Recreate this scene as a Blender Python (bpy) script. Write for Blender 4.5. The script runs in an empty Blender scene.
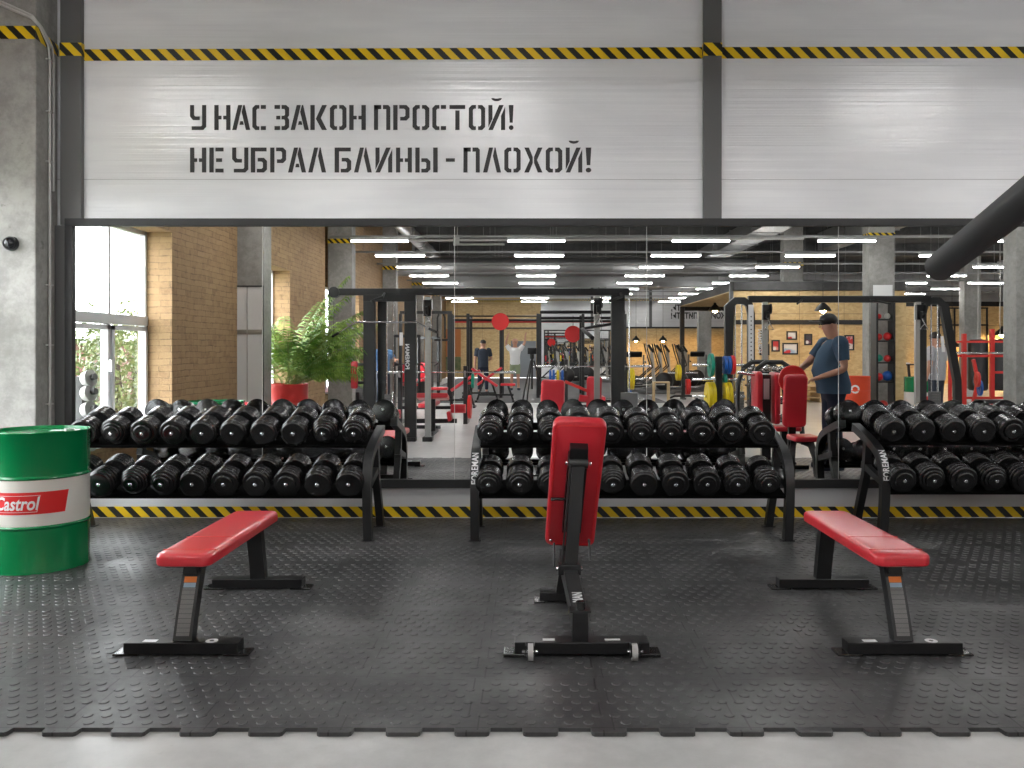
import bpy, bmesh, math, random
from mathutils import Vector, Matrix
from math import sin, cos, pi, radians, sqrt
random.seed(7)
S = bpy.context.scene
COL = S.collection
# ------------------------------------------------------------------ camera, world, exposure
F, CX, CY, H, D = 865.0, 532.0, 350.0, 1.386, 7.14      # focal length px, principal point, eye height, mirror distance
cd = bpy.data.cameras.new('camera'); cam = bpy.data.objects.new('camera', cd); COL.objects.link(cam)
cam.location = (0, 0, H); cam.rotation_euler = (pi/2, 0, 0)
cd.sensor_width = 36; cd.lens = F/1024*36
cd.shift_x = -(CX-512)/1024; cd.shift_y = -(384-CY)/1024
cd.clip_start = .05; cd.clip_end = 300
S.camera = cam
w = bpy.data.worlds.new('overcast_sky'); S.world = w; w.use_nodes = True
w.node_tree.nodes['Background'].inputs[0].default_value = (.93, .97, 1, 1)
w.node_tree.nodes['Background'].inputs[1].default_value = 4.6
vs = S.view_settings
vs.view_transform = 'Standard'; vs.look = 'None'; vs.gamma = 1; vs.use_curve_mapping = False
vs.exposure = 1.75
S.cycles.max_bounces = 10; S.cycles.glossy_bounces = 6; S.cycles.transparent_max_bounces = 12
LAMP = 20.0          # radiance of a fluorescent tube

def MY(v): return 2*D - v                                # depth seen in the mirror -> real y
def VX(px, v): return (px-CX)*v/F
def VZ(py, v): return H + (CY-py)*v/F
# ------------------------------------------------------------------ materials
def mat(name, col=(.5,.5,.5), rough=.5, metal=0., emit=None, es=0, spec=None, coat=0):
    m = bpy.data.materials.new(name); m.use_nodes = True
    b = m.node_tree.nodes['Principled BSDF']
    b.inputs['Base Color'].default_value = (*col, 1)
    b.inputs['Roughness'].default_value = rough; b.inputs['Metallic'].default_value = metal
    if spec is not None: b.inputs['Specular IOR Level'].default_value = spec
    if coat: b.inputs['Coat Weight'].default_value = coat; b.inputs['Coat Roughness'].default_value = .15
    if emit: b.inputs['Emission Color'].default_value = (*emit, 1); b.inputs['Emission Strength'].default_value = es
    return m
class E:                                                  # small expression language over math nodes
    def __init__(s, t, k): s.t, s.k = t, k
    def op(s, o, *a):
        n = s.t.nodes.new('ShaderNodeMath'); n.operation = o
        for i, x in enumerate((s,)+a):
            if isinstance(x, E): s.t.links.new(x.k, n.inputs[i])
            else: n.inputs[i].default_value = x
        return E(s.t, n.outputs[0])
    def __add__(s, o): return s.op('ADD', o)
    def __sub__(s, o): return s.op('SUBTRACT', o)
    def __mul__(s, o): return s.op('MULTIPLY', o)
    def __truediv__(s, o): return s.op('DIVIDE', o)
    def fract(s): return s.op('FRACT')
    def floor(s): return s.op('FLOOR')
    def abs(s): return s.op('ABSOLUTE')
    def gt(s, o): return s.op('GREATER_THAN', o)
    def lt(s, o): return s.op('LESS_THAN', o)
    def min(s, o): return s.op('MINIMUM', o)
    def max(s, o): return s.op('MAXIMUM', o)
    def sqrt(s): return s.op('SQRT')
    def step(s, a, b):                                    # smooth ramp a..b
        n = s.t.nodes.new('ShaderNodeMapRange'); n.interpolation_type = 'SMOOTHSTEP'
        s.t.links.new(s.k, n.inputs[0]); n.inputs[1].default_value = a; n.inputs[2].default_value = b
        return E(s.t, n.outputs[0])
def coords(m, kind='Object'):
    t = m.node_tree; tc = t.nodes.new('ShaderNodeTexCoord'); sp = t.nodes.new('ShaderNodeSeparateXYZ')
    t.links.new(tc.outputs[kind], sp.inputs[0])
    return tc.outputs[kind], E(t, sp.outputs[0]), E(t, sp.outputs[1]), E(t, sp.outputs[2])
def noise(m, vec, scale, detail=4, rough=.55, stretch=None):
    t = m.node_tree
    if stretch:
        mp = t.nodes.new('ShaderNodeMapping'); mp.inputs['Scale'].default_value = stretch
        t.links.new(vec, mp.inputs[0]); vec = mp.outputs[0]
    n = t.nodes.new('ShaderNodeTexNoise'); n.inputs['Scale'].default_value = scale
    n.inputs['Detail'].default_value = detail; n.inputs['Roughness'].default_value = rough
    t.links.new(vec, n.inputs['Vector']); return E(t, n.outputs[0])
def mixc(m, fac, a, b):
    t = m.node_tree; n = t.nodes.new('ShaderNodeMix'); n.data_type = 'RGBA'
    for i, x in ((6, a), (7, b)):
        if isinstance(x, tuple): n.inputs[i].default_value = (*x[:3], 1)
        else: t.links.new(x, n.inputs[i])
    t.links.new(fac.k, n.inputs[0]); return n.outputs[2]
def bsdf(m): return m.node_tree.nodes['Principled BSDF']
def setc(m, s): m.node_tree.links.new(s, bsdf(m).inputs['Base Color'])
def setr(m, e): m.node_tree.links.new(e.k, bsdf(m).inputs['Roughness'])
def bump(m, e, dist, strength=1):
    t = m.node_tree; b = t.nodes.new('ShaderNodeBump'); b.inputs['Distance'].default_value = dist
    b.inputs['Strength'].default_value = strength
    t.links.new(e.k, b.inputs['Height']); t.links.new(b.outputs[0], bsdf(m).inputs['Normal'])

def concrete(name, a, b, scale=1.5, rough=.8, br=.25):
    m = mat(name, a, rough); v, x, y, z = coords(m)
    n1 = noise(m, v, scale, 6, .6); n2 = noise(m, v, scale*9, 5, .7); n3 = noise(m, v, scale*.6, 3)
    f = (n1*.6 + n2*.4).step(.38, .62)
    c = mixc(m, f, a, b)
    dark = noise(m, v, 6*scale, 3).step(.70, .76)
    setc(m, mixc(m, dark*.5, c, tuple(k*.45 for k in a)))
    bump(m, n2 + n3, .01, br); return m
M = {}
M['concrete'] = concrete('raw_concrete', (.24,.235,.22), (.37,.36,.34))
M['floor'] = concrete('polished_concrete', (.41,.408,.40), (.52,.515,.505), .8, .30, .04)
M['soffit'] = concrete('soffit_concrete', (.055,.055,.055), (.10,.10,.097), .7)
M['black'] = mat('black_powder_coat', (.008,.008,.009), .34)
M['black2'] = mat('charcoal_powder_coat', (.017,.0175,.018), .36)
M['gray'] = mat('mid_grey_steel', (.13,.13,.13), .5)
M['rubber'] = mat('black_rubber', (.007,.007,.0075), .20, spec=.7)
M['tray'] = mat('matt_black_tray', (.004,.004,.004), .9, spec=.1)
M['foam'] = mat('black_foam', (.012,.012,.013), .62)
M['chrome'] = mat('chrome', (.75,.75,.76), .22, 1)
M['steel'] = mat('brushed_steel', (.42,.42,.40), .35, .9)
M['white'] = mat('white_plastic', (.8,.8,.8), .4)
M['paint_white'] = mat('white_paint', (.75,.75,.75), .5)
M['letter'] = mat('charcoal_paint', (.028,.028,.03), .6)
M['silver'] = mat('silver_duct', (.30,.30,.30), .38, .7)
M['red'] = mat('red_vinyl', (.64,.028,.042), .32, coat=.3)
M['redp'] = mat('red_paint', (.62,.03,.025), .35)
M['orange'] = mat('orange_red_paint', (.72,.07,.02), .4)
M['green'] = mat('green_paint', (.0,.19,.055), .22)
M['cream'] = mat('off_white_paint', (.72,.70,.64), .3)
M['logo'] = mat('red_label', (.70,.02,.02), .35)
M['yellow'] = mat('yellow_bumper', (.75,.55,.01), .4)
M['teal'] = mat('green_bumper', (.0,.26,.17), .4)
M['blue'] = mat('blue_bumper', (.01,.10,.42), .4)
M['glassy'] = mat('screen', (.01,.01,.012), .1)
M['osticker'] = mat('orange_sticker', (.8,.20,.02), .5)
M['bsticker'] = mat('blue_sticker', (.33,.45,.55), .5)
M['ply'] = mat('pale_wood', (.55,.40,.22), .6)
M['orangewall'] = mat('orange_board', (.55,.20,.06), .7)
M['door'] = mat('grey_door', (.22,.24,.26), .5)
M['skin'] = mat('skin', (.52,.27,.18), .5)
M['hair'] = mat('dark_hair', (.03,.02,.015), .6)
M['glove'] = mat('black_glove', (.01,.01,.01), .6)
M['shirt'] = mat('slate_blue_cloth', (.045,.09,.145), .85)
M['navy'] = mat('navy_cloth', (.012,.016,.035), .9)
M['wcloth'] = mat('white_cloth', (.75,.75,.75), .85)
M['gcloth'] = mat('grey_cloth', (.42,.42,.44), .85)
M['bcloth'] = mat('blue_cloth', (.10,.22,.42), .85)
M['dcloth'] = mat('dark_cloth', (.03,.04,.06), .85)
M['floral'] = mat('patterned_cloth', (.30,.36,.22), .85)
M['frame'] = mat('black_frame', (.014,.014,.015), .5)
M['post'] = mat('dark_grey_steel_post', (.105,.105,.105), .45)
M['pvc'] = mat('grey_conduit', (.48,.47,.46), .5)
M['wframe'] = mat('white_window_frame', (.72,.73,.74), .35)
M['mirror'] = mat('mirror_silver', (.86,.87,.865), .0, 1)
M['mirrorR'] = mat('brown_wood_skin', (.25,.12,.06), .5)
M['soil'] = mat('soil', (.03,.02,.015), .9)
M['stem'] = mat('palm_stem', (.20,.25,.06), .6)
M['lamp'] = mat('fluorescent_tube', (1,1,1), .5, emit=(1,.99,.975), es=LAMP)
M['warm'] = mat('warm_bulb', (1,.8,.5), .5, emit=(1,.62,.25), es=60)
M['rubbermat2'] = concrete('dark_sports_floor', (.06,.06,.062), (.09,.09,.09), 1, .6, .05)
# hazard tape: diagonal yellow and black stripes
def tape_mat(flip=False):
    m = mat('hazard_tape', (.7,.5,.01), .35); v, x, y, z = coords(m)
    s = x*-1 if flip else x
    f = (((s + y*(1 if not flip else 1) + z)/.1385) + .15).fract().gt(.47)
    setc(m, mixc(m, f, (.012,.012,.010), (.85,.57,.010))); return m
M['tape'] = tape_mat()
# sandwich wall panels: fine horizontal profiling
def panel_mat():
    m = mat('sandwich_panel', (.62,.625,.64), .21, spec=.8); v, x, y, z = coords(m)
    n = noise(m, v, 16, 3, .8, (.01,.01,1.6)); n2 = noise(m, v, 1.2, 2, .5, (1,1,6))
    groove = ((z/.1).fract()-.5).abs().lt(.03)
    seam = (((z-2.80)/1.02).fract()-.5).abs().gt(.4965)
    c = mixc(m, n2.step(.35,.65), (.72,.73,.755), (.77,.78,.80))
    setc(m, mixc(m, seam*.6, c, (.30,.30,.31)))
    bump(m, n*1.0 - groove*.10, .010, .30); return m
M['panel'] = panel_mat()
# light grey plinth
M['plinth'] = mat('plinth_grey', (.62,.62,.63), .4)
def brick_mat():
    m = mat('raw_brick', (.4,.25,.13), .85); t = m.node_tree
    v, x, y, z = coords(m)
    cb = t.nodes.new('ShaderNodeCombineXYZ'); nz = noise(m, v, 2.2, 4, .6); t.links.new((x+y+nz*.10).k, cb.inputs[0]); t.links.new((z+nz*.05).k, cb.inputs[1])
    b = t.nodes.new('ShaderNodeTexBrick'); t.links.new(cb.outputs[0], b.inputs[0])
    b.inputs['Scale'].default_value = 1; b.inputs['Brick Width'].default_value = .26
    b.inputs['Row Height'].default_value = .077; b.inputs['Mortar Size'].default_value = .006
    b.inputs['Color1'].default_value = (.26,.155,.08,1); b.inputs['Color2'].default_value = (.40,.26,.14,1)
    b.inputs['Mortar'].default_value = (.17,.11,.06,1)
    n = noise(m, v, 7, 8, .75).step(.32,.62)
    c = mixc(m, n*.8, b.outputs[0], (.42,.275,.14))
    n2 = noise(m, v, 3.5, 6, .75).step(.56,.74)
    setc(m, mixc(m, n2*.75, c, (.20,.125,.07)))
    bump(m, E(t, b.outputs[1])*-1 + n*.4, .01, .6); return m
M['brick'] = brick_mat()
def osb_mat():
    m = mat('strand_board', (.6,.4,.2), .6); v, x, y, z = coords(m); t = m.node_tree
    vo = t.nodes.new('ShaderNodeTexVoronoi'); vo.inputs['Scale'].default_value = 9
    mp = t.nodes.new('ShaderNodeMapping'); mp.inputs['Scale'].default_value = (1,1,2.2); t.links.new(v, mp.inputs[0]); t.links.new(mp.outputs[0], vo.inputs[0])
    sp = t.nodes.new('ShaderNodeSeparateColor'); t.links.new(vo.outputs['Color'], sp.inputs[0])
    n = noise(m, v, 14, 4, .8)
    c = mixc(m, (E(t, sp.outputs[0])*.5 + n*.5), (.50,.32,.13), (.80,.60,.31))
    j = ((x/1.25).fract()-.5).abs().gt(.495).max(((z/2.5 + .04).fract()-.5).abs().gt(.497))
    setc(m, mixc(m, j*.7, c, (.12,.07,.03))); return m
M['osb'] = osb_mat()
# studded interlocking rubber tiles, 0.5 m
TX0, TY0 = .281, 3.155
def tile_mat():
    m = mat('studded_rubber', (.045,.045,.046), .42); v, x, y, z = coords(m)
    def sq(e): return ((e/.25).fract()).gt(.5)*.04 - .02
    u = ((x - TX0 - .0 + sq(y - TY0))/.5).fract(); u2 = ((y - TY0 + sq(x - TX0 + .0625))/.5).fract()
    seam = (u-.5).abs().gt(.4935).max((u2-.5).abs().gt(.4935))
    p = .0722; ux = (x - TX0)/.5; uy = (y - TY0)/.5
    tx = (ux.fract()-.5)*.5; ty = (uy.fract()-.5)*.5
    def lat(ox, oy):
        a = ((tx/p + ox).fract()-.5)*p; b = ((ty/.125 + oy).fract()-.5)*.125
        return (a*a + b*b).sqrt()
    d = lat(0, 0).min(lat(.5, .5))
    inside = (tx.abs().lt(.222))*(ty.abs().lt(.225))
    coin = (d.step(.0215,.0175)) * inside if False else d.step(.0180,.0212)
    coinh = (coin*-1 + 1)*inside
    n = noise(m, v, 1.3, 5, .65); n2 = noise(m, v, 30, 4, .7)
    rnd = noise(m, v, .7, 2)
    c = mixc(m, (n*.7+n2*.3).step(.36,.66), (.028,.028,.029), (.075,.075,.076))
    scuff = noise(m, v, 8, 6, .8).step(.60,.72)
    c = mixc(m, scuff*.25, c, (.17,.17,.165))
    c = mixc(m, coinh*.22, c, (.12,.12,.12))
    setc(m, mixc(m, seam*1.0, c, (.002,.002,.002)))
    setr(m, n.step(.35,.65)*-.14 + .48)
    bump(m, n2*.01 - seam, .005, 1.0); return m
M['tile'] = tile_mat()
def leaf_mat(name, a, b):
    m = mat(name, a, .5); v, x, y, z = coords(m); setc(m, mixc(m, noise(m, v, 4, 3).step(.35,.65), a, b)); return m
M['palm'] = leaf_mat('palm_leaf', (.10,.24,.03), (.36,.52,.10))
M['leaf'] = leaf_mat('tree_leaf', (.10,.14,.05), (.19,.21,.09))
def glass_mat():
    m = bpy.data.materials.new('window_glass'); m.use_nodes = True; t = m.node_tree; t.nodes.clear()
    o = t.nodes.new('ShaderNodeOutputMaterial'); mx = t.nodes.new('ShaderNodeMixShader')
    a = t.nodes.new('ShaderNodeBsdfTransparent'); b = t.nodes.new('ShaderNodeBsdfGlossy'); b.inputs['Roughness'].default_value = 0
    mx.inputs[0].default_value = .06
    t.links.new(a.outputs[0], mx.inputs[1]); t.links.new(b.outputs[0], mx.inputs[2]); t.links.new(mx.outputs[0], o.inputs[0]); return m
M['glass'] = glass_mat()
# ------------------------------------------------------------------ mesh building
class MB:
    def __init__(s, T=None): s.bm = bmesh.new(); s.T = T or Matrix.Identity(4)
    def add(s, vs_, fs, T=None):
        T = s.T @ T if T is not None else s.T
        v = [s.bm.verts.new(T @ Vector(p)) for p in vs_]
        for f in fs:
            try: s.bm.faces.new([v[i] for i in f])
            except ValueError: pass
        return s
    def box(s, c, d, rot=(0,0,0), bev=0):
        bm = bmesh.new(); bmesh.ops.create_cube(bm, size=1)
        bmesh.ops.scale(bm, vec=d, verts=bm.verts)
        if bev: bmesh.ops.bevel(bm, geom=list(bm.edges), offset=min(bev, min(d)*.45), segments=2, profile=.6, affect='EDGES')
        from mathutils import Euler
        T = Matrix.Translation(c) @ Euler(rot).to_matrix().to_4x4()
        bm.verts.index_update()
        s.add([v.co.copy() for v in bm.verts], [[v.index for v in f.verts] for f in bm.faces], T); bm.free(); return s
    def span(s, x0, x1, y0, y1, z0, z1, bev=0):
        return s.box(((x0+x1)/2,(y0+y1)/2,(z0+z1)/2), (abs(x1-x0),abs(y1-y0),abs(z1-z0)), bev=bev)
    def sweep(s, pts, sec, side=(1,0,0), closed=False, caps=True):
        pts = [Vector(p) for p in pts]; sd = Vector(side).normalized(); n = len(pts); k = len(sec); vs_ = []
        for i, p in enumerate(pts):
            if closed: a, b = pts[i-1], pts[(i+1) % n]
            else: a, b = pts[max(i-1,0)], pts[min(i+1,n-1)]
            t = (b-a).normalized(); u = sd - t*sd.dot(t)
            if u.length < 1e-4: u = t.orthogonal()
            u.normalize(); w_ = t.cross(u)
            m = 1.0
            if 0 < i < n-1 or closed:
                d1 = (p-a).normalized(); m = 1/max(.4, d1.dot(t))
            for q in sec:
                q3 = q[2] if len(q) > 2 else 1
                vs_.append(p + u*q[0] + w_*q[1]*m)
        fs = []
        for i in range(n if closed else n-1):
            j = (i+1) % n
            for q in range(k): r = (q+1) % k; fs.append((i*k+q, i*k+r, j*k+r, j*k+q))
        if not closed and caps: fs += [tuple(range(k))[::-1], tuple((n-1)*k+q for q in range(k))]
        return s.add(vs_, fs)
    def tube(s, pts, r, n=10, side=(1,0,0), closed=False):
        return s.sweep(pts, [(r*cos(2*pi*i/n), r*sin(2*pi*i/n)) for i in range(n)], side, closed)
    def bar(s, pts, w_, h, side=(1,0,0)):                 # rectangular section, w along side
        return s.sweep(pts, [(-w_/2,-h/2),(w_/2,-h/2),(w_/2,h/2),(-w_/2,h/2)], side)
    def cyl(s, a, b, r, r2=None, n=20):
        a, b = Vector(a), Vector(b); L = (b-a).length
        return s.lathe([(0,0),(r,0),(r2 if r2 is not None else r,L),(0,L)], a, b-a, n)
    def lathe(s, prof, o=(0,0,0), ax=(0,0,1), n=24):
        q = Vector(ax).to_track_quat('Z','Y').to_matrix().to_4x4(); T = Matrix.Translation(o) @ q
        vs_, fs, rings = [], [], []
        for r, z in prof:
            if r < 1e-6: rings.append([len(vs_)]); vs_.append((0,0,z))
            else:
                rings.append(list(range(len(vs_), len(vs_)+n)))
                vs_ += [(r*cos(2*pi*i/n), r*sin(2*pi*i/n), z) for i in range(n)]
        for a, b in zip(rings, rings[1:]):
            for i in range(n):
                j = (i+1) % n
                if len(a) == 1 and len(b) == 1: continue
                if len(a) == 1: fs.append((a[0], b[j], b[i])[::-1])
                elif len(b) == 1: fs.append((a[i], a[j], b[0]))
                else: fs.append((a[i], a[j], b[j], b[i]))
        return s.add(vs_, fs, T)
    def ball(s, c, r, n=12, sc=(1,1,1)):
        prof = [(r*sin(pi*i/n), -r*cos(pi*i/n)) for i in range(n+1)]
        prof[0] = (0,-r); prof[-1] = (0,r)
        old = s.T; s.T = old @ Matrix.Translation(c) @ Matrix.Diagonal((*sc,1)); s.lathe(prof, n=n*2); s.T = old; return s
    def prism(s, poly, T, th):                            # 2D polygon in local xy, extruded along +z of T
        n = len(poly)
        return s.add([(x,y,0) for x,y in poly]+[(x,y,th) for x,y in poly],
                     [tuple(range(n))[::-1], tuple(range(n,2*n))]+[(i,(i+1)%n,n+(i+1)%n,n+i) for i in range(n)], T)
    def pad(s, w_, l, t, r=.04, e=.02, T=None, r2=None):   # cushion: rounded rectangle w (x) by l (y), thickness t, base at z=0
        r2 = r if r2 is None else r2; vs_, fs = [], []
        lay = [(e*.5,0),(e*.12,e*.25),(0,e*.7),(0,t-e),(e*.12,t-e*.55),(e*.4,t-e*.22),(e*.9,t-e*.05),(e*2.2,t)]
        K = 6
        for ins, z in lay:
            for cx_, cy_, a0, rr in ((1,1,0,r2),(-1,1,90,r2),(-1,-1,180,r),(1,-1,270,r)):
                q = max(rr-ins, .003)
                for i in range(K+1):
                    a = radians(a0+90*i/K)
                    vs_.append((cx_*(w_/2-rr)+q*cos(a) if rr > ins else cx_*(w_/2-ins-q)+q*cos(a), cy_*(l/2-rr)+q*sin(a) if rr > ins else cy_*(l/2-ins-q)+q*sin(a), z))
        n = 4*(K+1)
        for k in range(len(lay)-1):
            for i in range(n): j = (i+1) % n; fs.append((k*n+i, k*n+j, (k+1)*n+j, (k+1)*n+i))
        fs += [tuple(range(n))[::-1], tuple((len(lay)-1)*n+i for i in range(n))]
        return s.add(vs_, fs, T)
    def build(s, name, m, parent=None, smooth=False, bev=0, label=None, kind=None):
        me = bpy.data.meshes.new(name); bmesh.ops.recalc_face_normals(s.bm, faces=s.bm.faces)
        if smooth:
            for f in s.bm.faces: f.smooth = True
            for e in s.bm.edges:
                if len(e.link_faces) == 2 and e.calc_face_angle(0) > radians(38): e.smooth = False
        s.bm.to_mesh(me); s.bm.free(); me.materials.append(M[m] if isinstance(m, str) else m)
        o = bpy.data.objects.new(name, me); COL.objects.link(o)
        if parent: o.parent = parent
        if label: o['label'] = label
        if kind: o['kind'] = kind
        return o
def tag(o, label, cat, group=None):
    o['label'] = label; o['category'] = cat
    if group: o['group'] = group
    return o
def thing(name, label, cat, loc=(0,0,0), rz=0, group=None):
    o = bpy.data.objects.new(name, None); COL.objects.link(o); o.location = loc; o.rotation_euler = (0,0,rz)
    o.empty_display_size = .1
    return tag(o, label, cat, group)
def struct(name, mb, m, **k):
    o = mb.build(name, m, **k); o['kind'] = 'structure'; return o
def copy_tree(o, parent=None):
    c = o.copy(); COL.objects.link(c)
    if parent: c.parent = parent
    for ch in o.children: copy_tree(ch, c)
    return c
def text(name, s, size, m, parent, T, off=.0, shear=0, th=.001, font_w=None, warp=None, align='CENTER', sx=1, label=None):
    cu = bpy.data.curves.new(name, 'FONT'); cu.body = s; cu.size = size; cu.offset = off; cu.shear = shear; cu.extrude = th/2
    cu.align_x = align; cu.resolution_u = 3; cu.space_character = 1.0
    to = bpy.data.objects.new(name, cu); COL.objects.link(to)
    bpy.context.view_layer.update()
    me = bpy.data.meshes.new_from_object(to.evaluated_get(bpy.context.evaluated_depsgraph_get()))
    bpy.data.objects.remove(to); bpy.data.curves.remove(cu)
    for v in me.vertices:
        p = v.co; p.x *= sx
        v.co = warp(p) if warp else T @ p
    me.materials.clear(); me.materials.append(M[m])
    o = bpy.data.objects.new(name, me); COL.objects.link(o)
    if parent: o.parent = parent
    if label: o['label'] = label
    return o
FRONT = Matrix(((1,0,0,0),(0,0,-1,0),(0,1,0,0),(0,0,0,1)))     # xy -> xz plane, normal -y
BACKF = Matrix(((-1,0,0,0),(0,0,1,0),(0,1,0,0),(0,0,0,1)))     # seen from +y (facing the mirror)
def arc(c, r, a0, a1, n, plane='yz', x=0):
    out = []
    for i in range(n+1):
        a = radians(a0+(a1-a0)*i/n); u, v = c[0]+r*cos(a), c[1]+r*sin(a)
        out.append((x,u,v) if plane == 'yz' else (u,x,v) if plane == 'xz' else (u,v,x))
    return out

# ================================================================== THE SETTING
XW, XP, XC = -4.62, -4.32, -3.93          # window plane, brick pier face, column side
XR = 20.0; YB = MY(43.5); YF = D; ZC = 5.2
XRC = 7.22                                 # right column row
WY = D+.03                                 # wall face behind the mirrors
FZ = -.016
struct('floor', MB().span(XW-.4, XR+.2, YB-.3, YF+.4, -.2, FZ), 'floor')
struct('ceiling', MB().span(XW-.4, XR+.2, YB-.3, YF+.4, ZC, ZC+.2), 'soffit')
def wz(py): return H - (py-CY)*(D+.01)/F
def wx(px): return (px-CX)*(D+.01)/F
struct('wall_front', MB().span(XW-.4, XR+.2, WY, WY+.25, 2.40, ZC), 'panel')
struct('wall_front', MB().span(XW-.4, XR+.2, WY, WY+.25, 0, 2.40), 'plinth')
struct('wall_right', MB().span(XR, XR+.2, YB, YF+.2, 0, ZC), 'panel')
# window wall: openings between brick piers and columns
colv = [12.68, 18.9, 25.0, 31.1, 37.3]
cols_y = [7.45] + [MY(v) for v in colv]            # front edges (facing the mirror) except the first
wins = [(7.62, 10.38), (13.05, 15.44), (19.3, 21.6), (25.4, 27.8), (31.5, 34.0), (37.7, 40.2)]
zt, zs = 2.80, .45
mb = MB(); prev = 6.8
for a, b in wins:
    mb.span(XW-.11, XW, MY(a), MY(prev), 0, ZC)     # solid wall between openings
    mb.span(XW-.11, XW, MY(b), MY(a), 0, zs); mb.span(XW-.11, XW, MY(b), MY(a), zt, ZC); prev = b
mb.span(XW-.11, XW, MY(43.6), MY(prev), 0, ZC)
struct('wall_left', mb, 'brick')
piers = [(10.38, 12.68), (15.44, 18.05), (21.6, 25.0), (27.8, 31.1), (34.0, 37.3), (40.2, 43.5)]
for a, b in piers:
    struct('trim_1', MB().span(XW, XP, MY(b), MY(a), 0, ZC), 'brick')
for k, (a, b) in enumerate(wins):
    struct('trim_2', MB().span(XW, XP, MY(b), MY(a), zt, ZC), 'brick')
    struct('trim_3', MB().span(XW-.02, XP+.03, MY(b)+.002, MY(a)-.002, zs-.04, zs), 'white')
    fr = MB(); xo = XW-.04; w_ = .05
    n = 3; L = b-a
    for i in range(n+1):
        v = b - L*i/n; v = min(max(v, a+w_/2), b-w_/2)
        fr.span(xo-.04, xo+.04, MY(v)-w_/2, MY(v)+w_/2, zs, zt)
    fr.span(xo-.04, xo+.04, MY(b), MY(a), zt-.05, zt); fr.span(xo-.04, xo+.04, MY(b), MY(a), zs, zs+.05)
    fr.span(xo-.05, xo+.05, MY(b), MY(a), 1.675, 1.785)
    o = struct('window_%d' % (k+1), fr, 'wframe')
    sash = MB()
    for i in range(n):
        v0, v1 = b-L*i/n, b-L*(i+1)/n; y0, y1 = MY(v0)+.03, MY(v1)-.03
        for q in ((y0,y0+.05),(y1-.05,y1)): sash.span(xo-.02, xo+.06, *q, zs+.06, 1.66)
        sash.span(xo-.02, xo+.06, y0, y1, zs+.06, zs+.11); sash.span(xo-.02, xo+.06, y0, y1, 1.61, 1.66)
    sash.build('sash', 'wframe', o)
    MB().span(xo+.07, xo+.10, MY(b-L*1.0/n)+.05, MY(b-L*1.0/n)+.08, 1.15, 1.28).build('handle', 'white', o)
    MB().span(xo-.006, xo, MY(b)+.03, MY(a)-.03, zs+.03, zt-.03).build('pane', 'glass', o)
# columns
def hz_band(x0, x1, y0, y1, z, parent, h=.1):
    MB().span(x0-.004, x1+.004, y0-.004, y1+.004, z-h/2, z+h/2).build('hazard_tape', 'tape', parent)
c0 = struct('column', MB().span(XC-.62, XC, 6.85, WY, 0, ZC, bev=.012), 'concrete')
for v in colv:
    y = MY(v); c = struct('column', MB().span(XC-.53, XC, y-.37, y, 0, ZC, bev=.01), 'concrete')
    if v > 13: hz_band(XC-.53, XC, y-.37, y, VZ(241, 18.9) if v < 20 else 3.76, c)
for v in (12.9, 18.55, 24.8, 31.2, 37.5):
    y = MY(v); c = struct('column', MB().span(XRC, XRC+.56, y-.36, y, 0, ZC, bev=.01), 'concrete')
    hz_band(XRC, XRC+.56, y-.36, y, VZ(264, 24.8), c)
for v in (18.55, 31.2):
    y = MY(v); struct('column', MB().span(15.6, 16.2, y-.4, y, 0, ZC), 'concrete')
# column tape in view on the near column: wraps the corner and drops to the wall
tp = MB()
z0 = H+(350-26)*6.85/F; z1 = H+(350-39)*6.85/F
tp.span(XC-.7, XC, 6.846, 6.8495, z1, z0)
za, zb = wz(45), wz(56)
tp.add([(XC+.004,6.846,z0),(XC+.004,6.846,z1),(XC+.004,WY,zb),(XC+.004,WY,za)], [(0,1,2,3)])
tag(tp.build('hazard_tape', 'tape'), 'black and yellow hazard tape wrapped round the corner of the bare concrete column', 'tape')
# steel posts of the panel wall
def post(x0, x1, zlo, label):
    y0 = D-.02
    t = thing('steel_post', label, 'post', ((x0+x1)/2, WY, 0)); w2 = (x1-x0)/2
    MB().span(-w2, w2, y0-WY, -.001, zlo, ZC-.01, bev=.004).build('post_body', 'post', t)
    MB().span(-w2-.003, w2+.003, y0-WY-.003, -.002, wz(57), wz(44)).build('hazard_tape', 'tape', t)
post(wx(62), wx(83), 2.415, 'dark grey steel post at the left end of the white panel wall')
post(wx(703), wx(721), 2.415, 'dark grey steel post dividing the white panels above the middle of the mirror')
MB_ = MB().span(XC+.002, wx(67), D-.02, WY-.001, 0, 2.412)
tag(MB_.build('steel_post', 'post'), 'narrow grey steel post between concrete column and left edge of the mirror', 'post')
# hazard tape along the wall: upper bands and the base band
for a, b, lab in ((83, 702.5, 'left of the middle steel post'), (721.5, 1500, 'right of the middle steel post')):
    q = MB(); zL = lambda px: wz(54.4 - (px-83)*2.2/620)
    x0, x1 = wx(a), wx(b)
    q.add([(x0,D+.026,zL(a)-.048),(x1,D+.026,zL(min(b,1024))-.048),(x1,D+.026,zL(min(b,1024))+.048),(x0,D+.026,zL(a)+.048)], [(0,1,2,3)])
    tag(q.build('hazard_tape', 'tape'), 'long black and yellow hazard tape across the white panels, ' + lab, 'tape')
tag(MB().span(XC+.03, 12, D+.004, D+.009, .005, wz(506.5)).build('hazard_tape', 'tape'), 'black and yellow hazard tape along the foot of the mirror wall above the rubber floor', 'tape')
struct('trim_4', MB().span(XC+.03, 12, D+.01, WY, 0, .26), 'plinth')
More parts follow.
